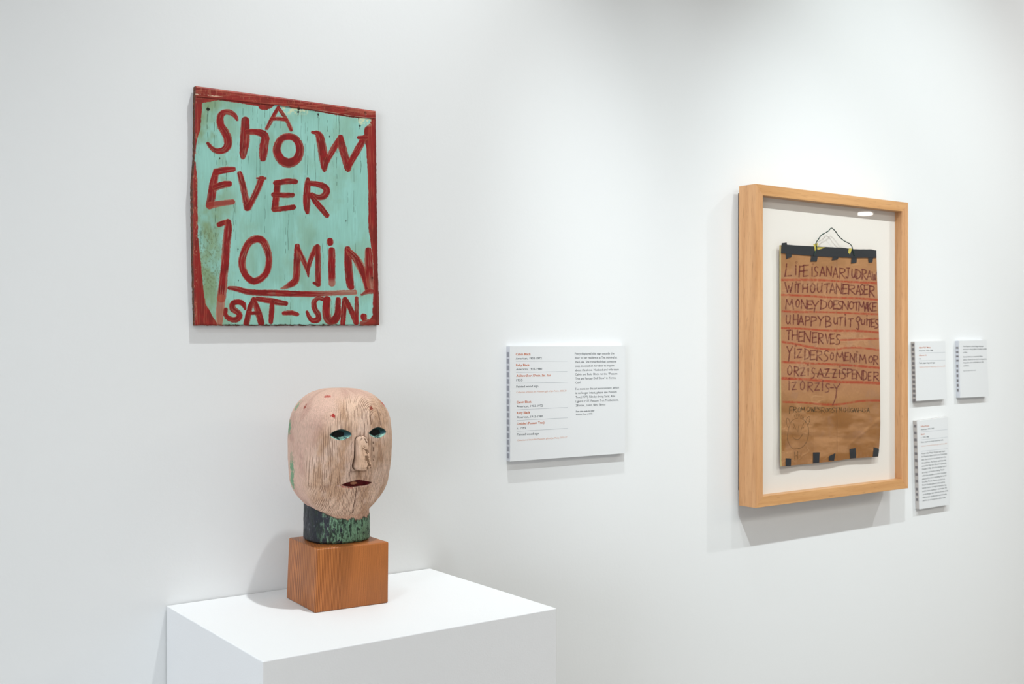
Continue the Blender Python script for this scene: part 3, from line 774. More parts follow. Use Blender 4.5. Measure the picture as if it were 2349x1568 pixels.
# ------------------------------------------------------------------ framed paper bag
fr = thing('framed_artwork', 'pale maple shadow-box frame holding a lettered brown paper bag with black tape', 'framed picture', (2.0, 0, 1.5))
FO = Vector((2.0, 0, 1.5))
DF, DG, DB = .0590, .0135, .0385        # frame front, frame back, mount board, measured from the wall
x0, x1 = 1.7405, 2.2665; z0, z1 = 1.158, 1.826; mw = .0222
def rail_bm(kind):
    """one mitred frame member"""
    bm = bmesh.new(); pts = []
    if kind in 'tb':
        zo, zi = (z1, z1-mw) if kind == 't' else (z0, z0+mw)
        prof = [(x0, zo), (x1, zo), (x1-mw, zi), (x0+mw, zi)]
    else:
        xo, xi = (x0, x0+mw) if kind == 'l' else (x1, x1-mw)
        prof = [(xo, z1), (xo, z0), (xi, z0+mw), (xi, z1-mw)]
    f = [bm.verts.new((p[0]-FO.x, -DF, p[1]-FO.z)) for p in prof]
    b = [bm.verts.new((p[0]-FO.x, -DG, p[1]-FO.z)) for p in prof]
    bm.faces.new(f); bm.faces.new(b[::-1])
    for i in range(4): bm.faces.new((f[i], b[i], b[(i+1) % 4], f[(i+1) % 4]))
    bmesh.ops.recalc_face_normals(bm, faces=bm.faces)
    le = [e for e in bm.edges if (abs(e.verts[0].co.x-e.verts[1].co.x) > .3 or abs(e.verts[0].co.z-e.verts[1].co.z) > .3)]
    bmesh.ops.bevel(bm, geom=le, offset=.0006, segments=2, profile=.5, affect='EDGES')
    return bm
mapA = wood('maple_upright', srgb(212, 162, 116), srgb(194, 142, 96), 'z', 20, .4)
mapB = wood('maple_cross', srgb(212, 162, 110), srgb(194, 142, 90), 'x', 20, .4)
for k, mt in (('t', mapB), ('b', mapB), ('l', mapA), ('r', mapA)):
    link('frame_rail', bm_mesh('frame_rail', rail_bm(k)), mt, fr)
bm = box_bm(x0+.012-FO.x, x1-.012-FO.x, -DG-.001, 0, z0+.03-FO.z, z1-.012-FO.z)
link('strainer', bm_mesh('strainer', bm), flat('strainer_wood', srgb(120, 100, 84), .8), fr)
mount = flat('mount_board', srgb(231, 225, 218), .85, .1)
link('mount_board', bm_mesh('mount_board', box_bm(x0+mw-.004-FO.x, x1-mw+.004-FO.x, -DB, -DB+.004, z0+mw-.004-FO.z, z1-mw+.004-FO.z)), mount, fr)
gl = bpy.data.materials.new('picture_glazing'); gl.use_nodes = True; nt = gl.node_tree; nt.nodes.clear()
out = node(nt, 'ShaderNodeOutputMaterial'); tr = node(nt, 'ShaderNodeBsdfTransparent'); gs = node(nt, 'ShaderNodeBsdfGlossy')
gs.inputs['Roughness'].default_value = .0
tr.inputs['Color'].default_value = (.985, .985, .98, 1)
lw = node(nt, 'ShaderNodeLayerWeight'); lw.inputs['Blend'].default_value = .5
pw = node(nt, 'ShaderNodeMath', operation='POWER'); pw.inputs[1].default_value = 5; nt.links.new(lw.outputs['Facing'], pw.inputs[0])
fz = node(nt, 'ShaderNodeMath', operation='MULTIPLY_ADD'); fz.inputs[1].default_value = .94; fz.inputs[2].default_value = .04; nt.links.new(pw.outputs[0], fz.inputs[0])
mxs = node(nt, 'ShaderNodeMixShader')
nt.links.new(fz.outputs[0], mxs.inputs[0]); nt.links.new(tr.outputs[0], mxs.inputs[1]); nt.links.new(gs.outputs[0], mxs.inputs[2]); nt.links.new(mxs.outputs[0], out.inputs[0])
bm = bmesh.new()
q = [bm.verts.new((x-FO.x, -DF+.0035, z-FO.z)) for x, z in ((x0+mw-.001, z0+mw-.001), (x1-mw+.001, z0+mw-.001), (x1-mw+.001, z1-mw+.001), (x0+mw-.001, z1-mw+.001))]
bm.faces.new(q)
link('glazing', bm_mesh('glazing', bm), gl, fr, False, 'clear glazing reflecting a small oval lamp')

# --- the paper bag
NRb, NCb = 820, 400
vb_ = np.linspace(0, 1, NRb)[:, None]; ub_ = np.linspace(0, 1, NCb)[None, :]
lxb = np.interp(vb_, [0, .5, .97, 1], [1791.3, 1791.6, 1792.4, 1793.2]); rxb = np.interp(vb_, [0, .1, .3, .45, .6, .85, .94, 1], [2010.4, 2011.5, 2015, 2017, 2018.6, 2019.4, 2017.6, 2014.8])
PXb = lxb*(1-ub_)+rxb*ub_
tyb = np.interp(ub_, [0, .05, 1], [562, 562, 574]); byb = np.interp(ub_, [0, .28, .47, .5, .73, 1], [1069.5, 1063.5, 1059, 1058.5, 1051, 1046.8])
PYb = tyb*(1-vb_)+byb*vb_
pc = srgb(174, 126, 84)[None, None, :]*np.ones(PXb.shape+(1,))
pc = mix(pc, srgb(160, 114, 74), sm(.4, .7, fbm(PXb/50, PYb/40, 140)))
pc = mix(pc, srgb(142, 94, 48), sm(.38, .60, fbm(PXb/70, PYb/28, 141))*sm(880, 960, PYb+(fbm(PXb/60, PYb/60, 142)-.5)*60)*.85)
pc = mix(pc, srgb(176, 124, 96), sm(930, 860, PYb)*sm(600, 660, PYb)*.35)
pc = mix(pc, srgb(160, 120, 96), sm(.6, .75, fbm(PXb/16, PYb/30, 143))*.35)
cb = Canvas(PXb, PYb, pc)
c2 = crop(1770, 500, 6.032); c3 = crop(1770, 750, 8.389); c4 = crop(1770, 880, 7.129)
def pen(canvas, pts, col, soft=.45, alpha=.85, sm_=True, k=4, grain=.3, seed=1):
    f = canvas.field(pts, sm_, False, k)
    if f is None: return
    wd, q, so, al, L = f
    px, py = canvas.PX[wd], canvas.PY[wd]
    m_ = sm(soft, -soft, q+(vn(px/1.5, py/1.5, seed)-.5)*.6)*alpha*(1-grain*sm(.45, .75, fbm(px/3, py/3, seed+4, 2)))
    canvas.blend(wd, m_, col)
LINE = srgb(166, 62, 38)
for pts in (c2([(128, 855, 32), (400, 853, 30), (700, 858, 30), (900, 872, 26), (1150, 885, 30), (1456, 900, 34)]),
            c2([(138, 1062, 30), (500, 1076, 30), (800, 1098, 26), (1150, 1108, 28), (1470, 1128, 28)]),
            c2([(150, 1288, 28), (400, 1298, 28), (700, 1300, 22), (1000, 1310, 24), (1480, 1332, 28)]),
            c3([(190, 15, 40), (600, 30, 36), (1000, 62, 36), (1250, 68, 44), (1700, 75, 42), (2065, 104, 40)]),
            c3([(1330, 250, 30), (1500, 245, 34), (1700, 235, 34), (2070, 225, 36)]),
            c3([(212, 285, 44), (500, 330, 40), (700, 375, 44), (950, 415, 40), (1200, 430, 40), (1330, 425, 30)]),
            c3([(1340, 405, 36), (1500, 395, 34), (1750, 400, 36), (2075, 445, 38)]),
            c3([(212, 672, 46), (600, 688, 40), (1000, 708, 40), (1500, 735, 44), (2085, 785, 44)]),
            c3([(212, 985, 56), (600, 1000, 48), (1000, 1030, 50), (1300, 1055, 50), (1700, 1062, 56), (2085, 1080, 56)]),
            c4([(195, 295, 32), (500, 305, 30), (850, 335, 34), (1100, 335, 32), (1300, 305, 34), (1500, 278, 34), (1775, 272, 36)])):
    pen(cb, pts, LINE, .8, .85, grain=.45, seed=150)
pen(cb, c3([(760, 895, 22), (1000, 890, 24), (1480, 890, 24)]), srgb(96, 66, 48), .8, .55, seed=151)

# single-line capitals, box 0..1 (y down)
G_ = {
 'A': [[(0, 1), (.25, .5), (.5, 0)], [(.5, 0), (.75, .5), (1, 1)], [(.15, .66), (.85, .66)]],
 'B': [[(0, 0), (0, 1)], [(0, 0), (.7, .08), (.75, .35), (.1, .48)], [(.1, .48), (.9, .58), (.95, .85), (0, 1)]],
 'C': [[(1, .12), (.5, 0), (.05, .45), (.45, 1), (1, .85)]],
 'D': [[(.12, 0), (.05, 1)], [(0, 0), (.8, .2), (.95, .55), (.7, .85), (0, 1)]],
 'E': [[(.1, 0), (0, 1)], [(.1, .03), (1, 0)], [(.05, .5), (.8, .47)], [(0, 1), (.95, .95)]],
 'F': [[(.15, 0), (0, 1)], [(.1, .05), (1, 0)], [(.08, .5), (.8, .46)]],
 'G': [[(1, .1), (.5, 0), (.05, .45), (.4, 1), (.95, .85), (.95, .55)], [(.95, .55), (.55, .55)]],
 'H': [[(.05, 0), (0, 1)], [(1, 0), (.95, 1)], [(.03, .52), (.97, .47)]],
 'I': [[(.5, 0), (.5, 1)]],
 'i': [[(.5, 0), (.5, 1)]],
 'J': [[(.1, 0), (1, 0)], [(.6, 0), (.6, .7), (.3, 1), (0, .85)]],
 'K': [[(.05, 0), (0, 1)], [(.9, 0), (.05, .55)], [(.3, .45), (1, 1)]],
 'L': [[(.3, 0), (.2, .5), (.05, .97)], [(0, .97), (1, .93)]],
 'M': [[(.12, 0), (0, 1)], [(.12, 0), (.5, .6), (.8, 0)], [(.8, 0), (1, 1)]],
 'N': [[(.05, 0), (0, 1)], [(.05, 0), (.9, 1)], [(.9, 1), (1, 0)]],
 'O': [[(.5, 0), (.08, .35), (.12, .85), (.5, 1), (.9, .75), (.92, .25), (.5, 0)]],
 'P': [[(.1, 0), (.02, 1)], [(.1, .02), (.9, .08), (.95, .38), (.1, .52)]],
 'R': [[(.1, 0), (.05, 1)], [(.05, .03), (.85, .1), (.85, .38), (.1, .5)], [(.2, .5), (.6, .75), (1, 1)]],
 'S': [[(1, .08), (.55, 0), (.15, .18), (.4, .45), (.85, .62), (.7, .92), (0, 1)]],
 'T': [[(0, .06), (1, 0)], [(.52, .03), (.42, 1)]],
 'U': [[(.1, 0), (.05, .7), (.4, 1), (.85, .7)], [(.95, 0), (.85, .7), (.9, 1)]],
 'V': [[(0, 0), (.45, 1)], [(1, 0), (.45, 1)]],
 'W': [[(0, 0), (.3, 1)], [(.3, 1), (.5, .35)], [(.5, .35), (.7, 1)], [(.7, 1), (1, .05)]],
 'Y': [[(0, 0), (.45, .42)], [(1, 0), (.5, .42), (.3, 1)]],
 'y': [[(0, .05), (.42, .2)], [(1, 0), (.5, .25), (.45, .5), (0, 1)]],
 'Z': [[(0, .05), (.95, 0)], [(.95, 0), (0, 1)], [(0, 1), (1, .96)]],
 'Q': [[(.5, 0), (.05, .2), (.3, .38), (.85, .3), (.9, .08), (.5, 0)], [(.45, .4), (.65, .7), (.55, .95), (.2, .9)]],
 '-': [[(0, .5), (1, .5)]], "'": [[(.5, 0), (.5, .3)]],
 'o': [[(.5, 0), (0, .5), (.5, 1), (1, .5), (.5, 0)]],
}
INK = srgb(96, 30, 32); INK2 = srgb(52, 42, 24)
def letters(cf, items, wpx, col, soft=.5, alpha=.9, seed=160):
    for i, (ch, xl, xr, yt, yb) in enumerate(items):
        for s_ in G_[ch]:
            pts = cf([(xl+(xr-xl)*x, yt+(yb-yt)*y, wpx) for x, y in s_])
            if len(pts) == 2:
                m_ = ((pts[0][0]+pts[1][0])/2, (pts[0][1]+pts[1][1])/2, pts[0][2]*1.08); pts = [pts[0], m_, pts[1]]
            pen(cb, pts, col, soft, alpha, True, 4, .35, seed+i)
def dots(cf, ds, wpx, col):
    for (x, y, r) in ds:
        letters(cf, [('o', x-r, x+r, y-r, y+r)], wpx, col)
letters(c2, [('L', 180, 272, 630, 808), ('i', 325, 345, 648, 782), ('F', 380, 442, 662, 815), ('E', 440, 508, 650, 805), ('i', 545, 575, 672, 805), ('S', 588, 640, 672, 805), ('A', 668, 740, 675, 802), ('N', 762, 830, 670, 800), ('A', 848, 916, 688, 820), ('R', 938, 1018, 690, 832), ('J', 1032, 1080, 690, 832), ('U', 1108, 1162, 705, 825), ('D', 1175, 1236, 712, 838), ('R', 1248, 1312, 708, 852), ('A', 1320, 1388, 732, 850), ('W', 1390, 1452, 745, 855)], 17, INK)
dots(c2, [(342, 612, 13), (572, 635, 12)], 8, INK)
letters(c2, [('W', 185, 292, 892, 1025), ('i', 318, 340, 922, 1028), ('T', 338, 402, 905, 1032), ('H', 430, 496, 912, 1030), ('O', 535, 602, 902, 1030), ('U', 630, 702, 902, 1028), ('T', 735, 802, 905, 1032), ('A', 805, 877, 905, 1036), ('N', 893, 972, 905, 1042), ('E', 985, 1052, 915, 1047), ('R', 1060, 1152, 922, 1052), ('A', 1170, 1232, 930, 1055), ('S', 1225, 1272, 920, 1062), ('E', 1280, 1338, 925, 1056), ('R', 1350, 1422, 935, 1090)], 17, INK)
dots(c2, [(340, 886, 9)], 8, INK)
letters(c2, [('M', 195, 302, 1125, 1258), ('O', 335, 387, 1125, 1230), ('N', 410, 487, 1132, 1252), ('E', 495, 572, 1142, 1256), ('Y', 560, 652, 1148, 1302), ('D', 675, 766, 1132, 1260), ('O', 785, 842, 1136, 1246), ('E', 855, 922, 1140, 1256), ('S', 915, 976, 1150, 1262), ('N', 980, 1062, 1150, 1266), ('O', 1070, 1137, 1152, 1256), ('T', 1140, 1212, 1160, 1276), ('M', 1205, 1292, 1160, 1282), ('A', 1290, 1342, 1170, 1286), ('K', 1330, 1382, 1165, 1286), ('E', 1395, 1452, 1170, 1286)], 17, INK)
letters(c2, [('U', 200, 262, 1345, 1462), ('H', 300, 367, 1335, 1470), ('A', 375, 442, 1352, 1476), ('P', 465, 527, 1356, 1486), ('P', 545, 617, 1362, 1490), ('Y', 640, 727, 1356, 1490), ('B', 750, 822, 1356, 1506), ('U', 860, 917, 1376, 1466), ('T', 925, 987, 1370, 1482), ('i', 1005, 1035, 1370, 1490), ('T', 1060, 1127, 1390, 1502), ('Q', 1165, 1228, 1362, 1545), ('U', 1240, 1292, 1402, 1472), ('i', 1305, 1330, 1385, 1480), ('T', 1330, 1387, 1400, 1502), ('E', 1380, 1428, 1396, 1502), ('S', 1430, 1482, 1402, 1522)], 17, INK)
dots(c2, [(1020, 1335, 9), (1320, 1350, 8)], 8, INK)
letters(c3, [('T', 290, 372, 55, 242), ('H', 395, 497, 62, 246), ('E', 520, 612, 92, 276), ('N', 625, 752, 82, 286), ('E', 785, 877, 102, 296), ('R', 900, 992, 112, 322), ('V', 1038, 1122, 130, 306), ('E', 1130, 1212, 132, 322), ('S', 1235, 1322, 142, 332)], 23, INK)
letters(c3, [('Y', 295, 402, 372, 655), ('i', 415, 480, 400, 602), ('Z', 490, 582, 422, 586), ('D', 632, 732, 412, 622), ('E', 745, 842, 446, 626), ('R', 865, 972, 452, 642), ('S', 1005, 1092, 452, 652), ('O', 1130, 1192, 492, 622), ('M', 1240, 1392, 482, 652), ('E', 1410, 1482, 492, 646), ('N', 1510, 1602, 512, 666), ('i', 1625, 1650, 520, 662), ('M', 1690, 1818, 532, 692), ('O', 1868, 1947, 552, 682), ('R', 1963, 2047, 546, 722)], 23, INK)
dots(c3, [(466, 355, 17), (1645, 475, 15)], 12, INK)
letters(c3, [('O', 305, 392, 736, 916), ('R', 435, 522, 756, 942), ('Z', 560, 642, 782, 932), ('i', 690, 720, 790, 932), ('S', 765, 832, 786, 982), ('A', 880, 997, 802, 962), ('Z', 1020, 1112, 802, 972), ('Z', 1175, 1242, 812, 972), ('i', 1295, 1320, 820, 962), ('S', 1350, 1427, 802, 992), ('P', 1455, 1542, 802, 952), ('E', 1550, 1622, 822, 992), ('N', 1635, 1742, 842, 1006), ('D', 1758, 1837, 832, 1022), ('E', 1860, 1922, 866, 1022), ('R', 1963, 2062, 862, 1032)], 23, INK)
dots(c3, [(700, 730, 18), (1312, 755, 15)], 12, INK)
letters(c3, [('i', 325, 345, 1040, 1202), ('Z', 400, 477, 1052, 1202), ('O', 550, 637, 1036, 1202), ('R', 695, 792, 1052, 1236), ('Z', 835, 917, 1072, 1212), ('i', 965, 990, 1072, 1222), ('S', 1035, 1112, 1086, 1252), ('-', 1125, 1195, 1145, 1185)], 22, srgb(104, 46, 44))
dots(c3, [(345, 990, 14), (985, 1027, 14)], 11, INK)
pen(cb, c3([(1195, 1105, 22), (1225, 1150, 22), (1248, 1185, 22)]), srgb(104, 46, 44), .5, .9); pen(cb, c3([(1312, 1090, 22), (1260, 1170, 22), (1245, 1270, 22), (1225, 1380, 22), (1175, 1495, 24)]), srgb(104, 46, 44), .5, .9)
letters(c4, [('F', 290, 346, 370, 488), ('R', 355, 407, 376, 466), ('O', 430, 472, 382, 460), ('M', 480, 546, 382, 460), ('O', 572, 627, 376, 450), ('W', 640, 702, 382, 456), ('L', 700, 742, 386, 456), ("'", 740, 752, 384, 456), ('S', 758, 802, 386, 460), ('R', 810, 872, 386, 474), ('O', 880, 926, 396, 460), ('O', 935, 977, 396, 460), ('S', 985, 1032, 392, 465), ('T', 1033, 1092, 392, 465), ('M', 1103, 1152, 386, 465), ('C', 1172, 1206, 396, 460), ('H', 1210, 1246, 396, 462), ('i', 1260, 1276, 385, 460), ('G', 1288, 1326, 396, 462), ('A', 1333, 1372, 396, 462), ('N', 1380, 1421, 396, 465), ('-', 1420, 1450, 420, 440), ('U', 1460, 1492, 396, 452), ('S', 1505, 1547, 396, 460), ('A', 1558, 1602, 392, 466)], 11, INK2, .4, .9)
PENC = srgb(64, 42, 24)
for pts in ([(430, 562), (350, 590), (300, 655), (275, 760), (258, 880), (285, 980), (340, 1055), (400, 1062), (490, 1040), (560, 970), (600, 850), (605, 740), (580, 650), (530, 592), (470, 566)],
            [(300, 655), (292, 610), (268, 560), (242, 580), (245, 650), (270, 715)], [(550, 630), (575, 570), (600, 540), (626, 545), (618, 620), (588, 695)],
            [(372, 510), (387, 560)], [(402, 498), (415, 552)], [(432, 492), (445, 552)], [(455, 492), (470, 555)], [(492, 505), (480, 562)], [(515, 512), (497, 572)], [(526, 535), (515, 578)],
            [(360, 650), (380, 700), (402, 745)], [(525, 645), (502, 700), (482, 752)], [(447, 680), (435, 740), (430, 788)], [(345, 852), (370, 895), (430, 908), (475, 875), (500, 832)],
            [(375, 1110), (380, 1250)], [(428, 1100), (425, 1245)], [(377, 1180), (428, 1170)], [(482, 1125), (478, 1225)], [(360, 716), (362, 720)], [(517, 713), (519, 717)]):
    w_ = 13 if len(pts) == 2 and pts[0][1] in (716, 713) else 7.5
    pen(cb, c4([(p[0], p[1], w_) for p in pts]), PENC, .45, .9, grain=.15)
# bag relief: creases, soft waviness and folds
rip = (fbm(PXb/60, PYb/80, 170, 3)-.5)*.0022
rip = rip*.9
cr1 = -np.exp(-((PXb-1920-(PYb-800)*.002)/1.6)**2)*.0006
cr2 = -np.exp(-((PXb-1864-(PYb-800)*.002)/1.4)**2)*.0003*sm(900, 980, PYb)
rid = np.abs(fbm(PXb/38, PYb/30, 171, 3)-.5)
wr = (sm(.07, 0, rid))*.00035*sm(.4, .6, fbm(PXb/90, PYb/80, 172))
hz = -np.exp(-((PYb-1003-(PXb-1900)*.05)/6)**2)*.0009-np.exp(-((PYb-978-(PXb-1900)*.02)/7)**2)*.0006
dgn = np.exp(-((PYb-1010+(PXb-1960)*.85)/5)**2)*sm(1935, 1950, PXb)*.0007
dep = .0492+rip+cr1+cr2+wr+hz+dgn+.0022*sm(.06, 0, ub_)*0
dep = dep+.0012*np.cos(ub_*2*PI*2.2)*sm(.85, 1, vb_)
pc2 = mix(cb.C, srgb(224, 180, 136), np.clip(wr/.00035, 0, 1)*.14)
fold = sm(.45, .62, fbm(PXb/26, PYb/11, 175, 3))*sm(900, 950, PYb)
pc2 = mix(pc2, srgb(140, 92, 46), fold*.3)
pc2 = mix(pc2, srgb(128, 86, 54), np.exp(-((PXb-1920-(PYb-800)*.002)/.9)**2)*.4)
VB = at(PXb, PYb, dep)-np.array(FO)
bmat = attr_mat('kraft_paper', .75, .15, 350, (1, 1, 1), .12, .25, .0005)
bag = link('paper_bag', mesh_np('paper_bag', VB, grid_faces(NRb, NCb), pc2), bmat, fr, True, 'brown paper bag with red-brown handwritten capitals and a doodled face')
# folded side edge of the bag, a thin yellowish strip
n = 60; t = np.linspace(0, 1, n); idx = (t*(NRb-1)).astype(int)
e0 = VB[idx, 0]; e1 = e0+np.array([-.0010, .0030, 0]); e2 = e0+np.array([.002, .0060, 0])
me = mesh_np('side_fold', np.stack([e0, e1, e2], 1), grid_faces(n, 3)); link('side_fold', me, flat('fold_paper', srgb(190, 176, 128), .7), bag, True)

def bag_depth(px, py):
    j = int(np.clip((px-1792)/(2014-1792), 0, 1)*(NCb-1)); i = int(np.clip((py-568)/(1056-568), 0, 1)*(NRb-1))
    return dep[i, j]
def tape(poly, name='tape_strip', d=.0008, mat=None):
    """black tape patch lying on the bag, slightly proud, outline in photo units"""
    bm = bmesh.new(); c = np.mean([p[:2] for p in poly], 0)
    fine_ = []
    for i in range(len(poly)):
        a_, b_ = np.array(poly[i][:2]), np.array(poly[(i+1) % len(poly)][:2])
        n_ = max(1, int(np.linalg.norm(b_-a_)/5))
        for k in range(n_): fine_.append(a_+(b_-a_)*k/n_+np.array([random.uniform(-.2, .2), random.uniform(-.2, .2)]))
    def P(q, extra):
        return tuple(at(q[0], q[1], bag_depth(*q)+extra)-np.array(FO))
    f = [bm.verts.new(P(q, d)) for q in fine_]; b = [bm.verts.new(P(q, .0001)) for q in fine_]
    face = bm.faces.new(f); bm.faces.new(b[::-1])
    for i in range(len(f)):
        j = (i+1) % len(f); bm.faces.new((f[j], f[i], b[i], b[j]))
    bmesh.ops.triangulate(bm, faces=[face])
    bmesh.ops.recalc_face_normals(bm, faces=bm.faces)
    return link(name, bm_mesh(name, bm), mat or TAPE, bag)
TAPE = flat('black_cloth_tape', srgb(34, 38, 44), .55, .4)
TAPE2 = flat('old_yellow_tape', srgb(196, 178, 84), .6)
random.seed(3)
for poly in ([(140, 345), (208, 337), (215, 366), (590, 402), (740, 405), (950, 405), (1140, 430), (1380, 432), (1450, 447), (1452, 548), (1100, 548), (640, 528), (280, 497), (130, 482)],):
    tape(c2(poly), d=.0016)
for poly in ([(195, 470), (283, 478), (275, 540), (240, 547), (205, 565)], [(552, 500), (645, 508), (625, 598), (540, 600)], [(850, 515), (940, 520), (915, 570), (835, 583)], [(1110, 520), (1180, 525), (1178, 612), (1100, 627)], [(1335, 530), (1410, 535), (1395, 610), (1345, 615)]):
    tape(c2(poly), d=.0012)
for poly in ([(230, 1215), (320, 1220), (315, 1345), (230, 1345)], [(680, 1120), (787, 1118), (778, 1290), (680, 1295)], [(935, 1185), (1045, 1128), (1022, 1255), (935, 1250)], [(1275, 1065), (1375, 1045), (1385, 1210), (1285, 1222)], [(1670, 1035), (1760, 1060), (1745, 1185), (1655, 1193)]):
    tape(c4(poly))
tape(c2([(575, 365), (640, 345), (632, 430), (600, 455), (592, 402)]), 'yellow_tape', .0022, TAPE2)
tape(c2([(632, 402), (742, 403), (700, 420), (640, 440)]), 'yellow_tape', .0022, TAPE2)
tape(c2([(1070, 415), (1115, 420), (1085, 500), (1060, 480)]), 'yellow_tape', .0022, TAPE2)
# twisted green hanging cord
path = catmull([(p[0], p[1], 1) for p in c2([(585, 515), (605, 470), (625, 410), (615, 345), (650, 290), (690, 235), (780, 182), (828, 138), (880, 178), (930, 250), (1000, 312), (1080, 355), (1112, 395), (1122, 440), (1150, 520)])], 8)
ns = len(path); cen = np.array([at(p[0], p[1], 0.0520+.0008*math.sin(i/ns*PI)) for i, p in enumerate(path)])-np.array(FO)
GRN = flat('green_cord', srgb(38, 76, 62), .6); GRN2 = flat('dark_cord', srgb(26, 44, 44), .6)
for s_, mt in ((0, GRN), (PI, GRN2)):
    cu = bpy.data.curves.new('hanging_cord', 'CURVE'); cu.dimensions = '3D'; cu.bevel_depth = .00075; cu.bevel_resolution = 2
    sp = cu.splines.new('POLY'); fineN = ns*3
    tt_ = np.linspace(0, ns-1, fineN); xs = [np.interp(tt_, np.arange(ns), cen[:, k]) for k in range(3)]
    sp.points.add(fineN-1)
    for i in range(fineN):
        tg = np.array([xs[0][min(i+1, fineN-1)]-xs[0][max(i-1, 0)], 0, xs[2][min(i+1, fineN-1)]-xs[2][max(i-1, 0)]]); tg = tg/(np.linalg.norm(tg)+1e-9)
        nr = np.array([-tg[2], 0, tg[0]]); a_ = i*.20+s_
        p = np.array([xs[0][i], xs[1][i], xs[2][i]])+nr*math.cos(a_)*.00045+np.array([0, 1, 0])*math.sin(a_)*.00045
        sp.points[i].co = (*p, 1)
    tmp = bpy.data.objects.new('tmp', cu); me = bpy.data.meshes.new_from_object(tmp); bpy.data.objects.remove(tmp)
    me.materials.clear(); link('hanging_cord', me, mt, bag, True)

# ------------------------------------------------------------------ museum labels
CARD = flat('label_card', (.74, .755, .765), .5, .3)
def edge_mat(name, c):
    m, nt, b = new_mat(name, .12, .5); b.inputs['Base Color'].default_value = (*c, 1); return m
EDGE = edge_mat('acrylic_edge', srgb(206, 208, 214)); EDGE_W = edge_mat('acrylic_edge_warm', srgb(186, 180, 176))
T_DARK = flat('text_dark', srgb(52, 62, 70), .6); T_OR = flat('text_orange', srgb(196, 104, 58), .6)
T_PALE = flat('text_pale_orange', srgb(214, 160, 136), .6); T_RULE = flat('text_rule', srgb(176, 182, 188), .6)
M_DK = flat('edge_mark_dark', srgb(124, 120, 122), .4); M_LT = flat('edge_mark_light', srgb(146, 148, 156), .4)

def bilin(mesh_pts, W_, p0, p1, cap):
    """text point (x, y) of a line W_ wide -> photo position along the baseline p0 - p1"""
    x, y = mesh_pts[:, 0]/W_, mesh_pts[:, 1]
    return p0[0]+(p1[0]-p0[0])*x, p0[1]+(p1[1]-p0[1])*x-y*cap/.69

def text_mesh(s, bold=0.0, shear=0.0):
    cu = bpy.data.curves.new('t', 'FONT'); cu.body = s; cu.size = 1; cu.offset = bold; cu.shear = shear; cu.resolution_u = 2
    tmp = bpy.data.objects.new('t', cu); COL.objects.link(tmp)
    dg = bpy.context.evaluated_depsgraph_get()
    me = bpy.data.meshes.new_from_object(tmp.evaluated_get(dg)); bpy.data.objects.remove(tmp)
    n = len(me.vertices); co = np.empty(n*3, np.float32); me.vertices.foreach_get('co', co); co = co.reshape(-1, 3)
    co[:, 0] -= co[:, 0].min()
    return me, co

def label(name, text, corners, back_left, depth, lines, rules, cf, marks, mk_mat, edge, group=None):
    """corners: front TL, TR, BR, BL in photo units"""
    P4 = [at(x, y, depth) for x, y in corners]
    org = np.array([np.mean([p[0] for p in P4]), 0, np.mean([p[2] for p in P4])])
    t = thing(name, text, 'wall label', tuple(org), 0, group)
    fr_ = [p-org for p in P4]
    b1 = [p+np.array([0, .0016, 0]) for p in fr_]; b2 = [np.array([p[0], -.0002, p[2]]) for p in fr_]
    link('face_panel', bm_mesh('face_panel', hexa('f', fr_, b1)), CARD, t)
    ins = .0001
    link('acrylic_block', bm_mesh('acrylic_block', hexa('b', [p+np.array([0, 0, 0]) for p in b1], b2)), edge, t, False, 'grey translucent edge of the label')
    # opaque dashes imitating printed text refracted in the block's left edge
    TL, BL = b1[0], b1[3]
    for (v0, v1, f0, f1) in marks:
        bm = bmesh.new()
        pa, pb = TL+(BL-TL)*v0, TL+(BL-TL)*v1
        ya, yb = pa[1]+(-pa[1])*f0, pa[1]+(-pa[1])*f1
        q = [(pa[0]-.0003, ya, pa[2]), (pa[0]-.0003, yb, pa[2]), (pb[0]-.0003, yb, pb[2]), (pb[0]-.0003, ya, pb[2])]
        q2 = [(a[0]+.0004, a[1], a[2]) for a in q]
        f = [bm.verts.new(p) for p in q]; g = [bm.verts.new(p) for p in q2]
        bm.faces.new(f); bm.faces.new(g[::-1])
        for i in range(4): bm.faces.new((f[(i+1) % 4], f[i], g[i], g[(i+1) % 4]))
        bmesh.ops.recalc_face_normals(bm, faces=bm.faces)
        link('edge_mark', bm_mesh('edge_mark', bm), mk_mat, t)
    # printed text, one part per line
    for (s, xa, xb, ya, yb, cap, mt, bold, shear) in lines:
        me, co = text_mesh(s, bold, shear)
        (pa, pb) = cf([(xa, ya), (xb, yb)])
        sc_ = cap/(cf([(0, 0)])[0][1]-cf([(0, -1)])[0][1])
        cap_px = cap*(cf([(0, 1)])[0][1]-cf([(0, 0)])[0][1])
        X_, Y_ = bilin(co, co[:, 0].max(), pa, pb, cap_px)
        W3 = at(X_, Y_, depth+.00015)-org
        me.vertices.foreach_set('co', W3.astype(np.float32).ravel()); me.update()
        me.materials.clear()
        link('text_line', me, mt, t)
    for (xa, ya, xb, yb, th) in rules:
        bm = bmesh.new()
        pa, pb = cf([(xa, ya), (xb, yb)])
        vs = [bm.verts.new(tuple(at(x, y, depth+.00012)-org)) for x, y in ((pa[0], pa[1]-th/2), (pb[0], pb[1]-th/2), (pb[0], pb[1]+th/2), (pa[0], pa[1]+th/2))]
        bm.faces.new(vs)
        link('rule_line', bm_mesh('rule_line', bm), T_RULE, t)
    return t

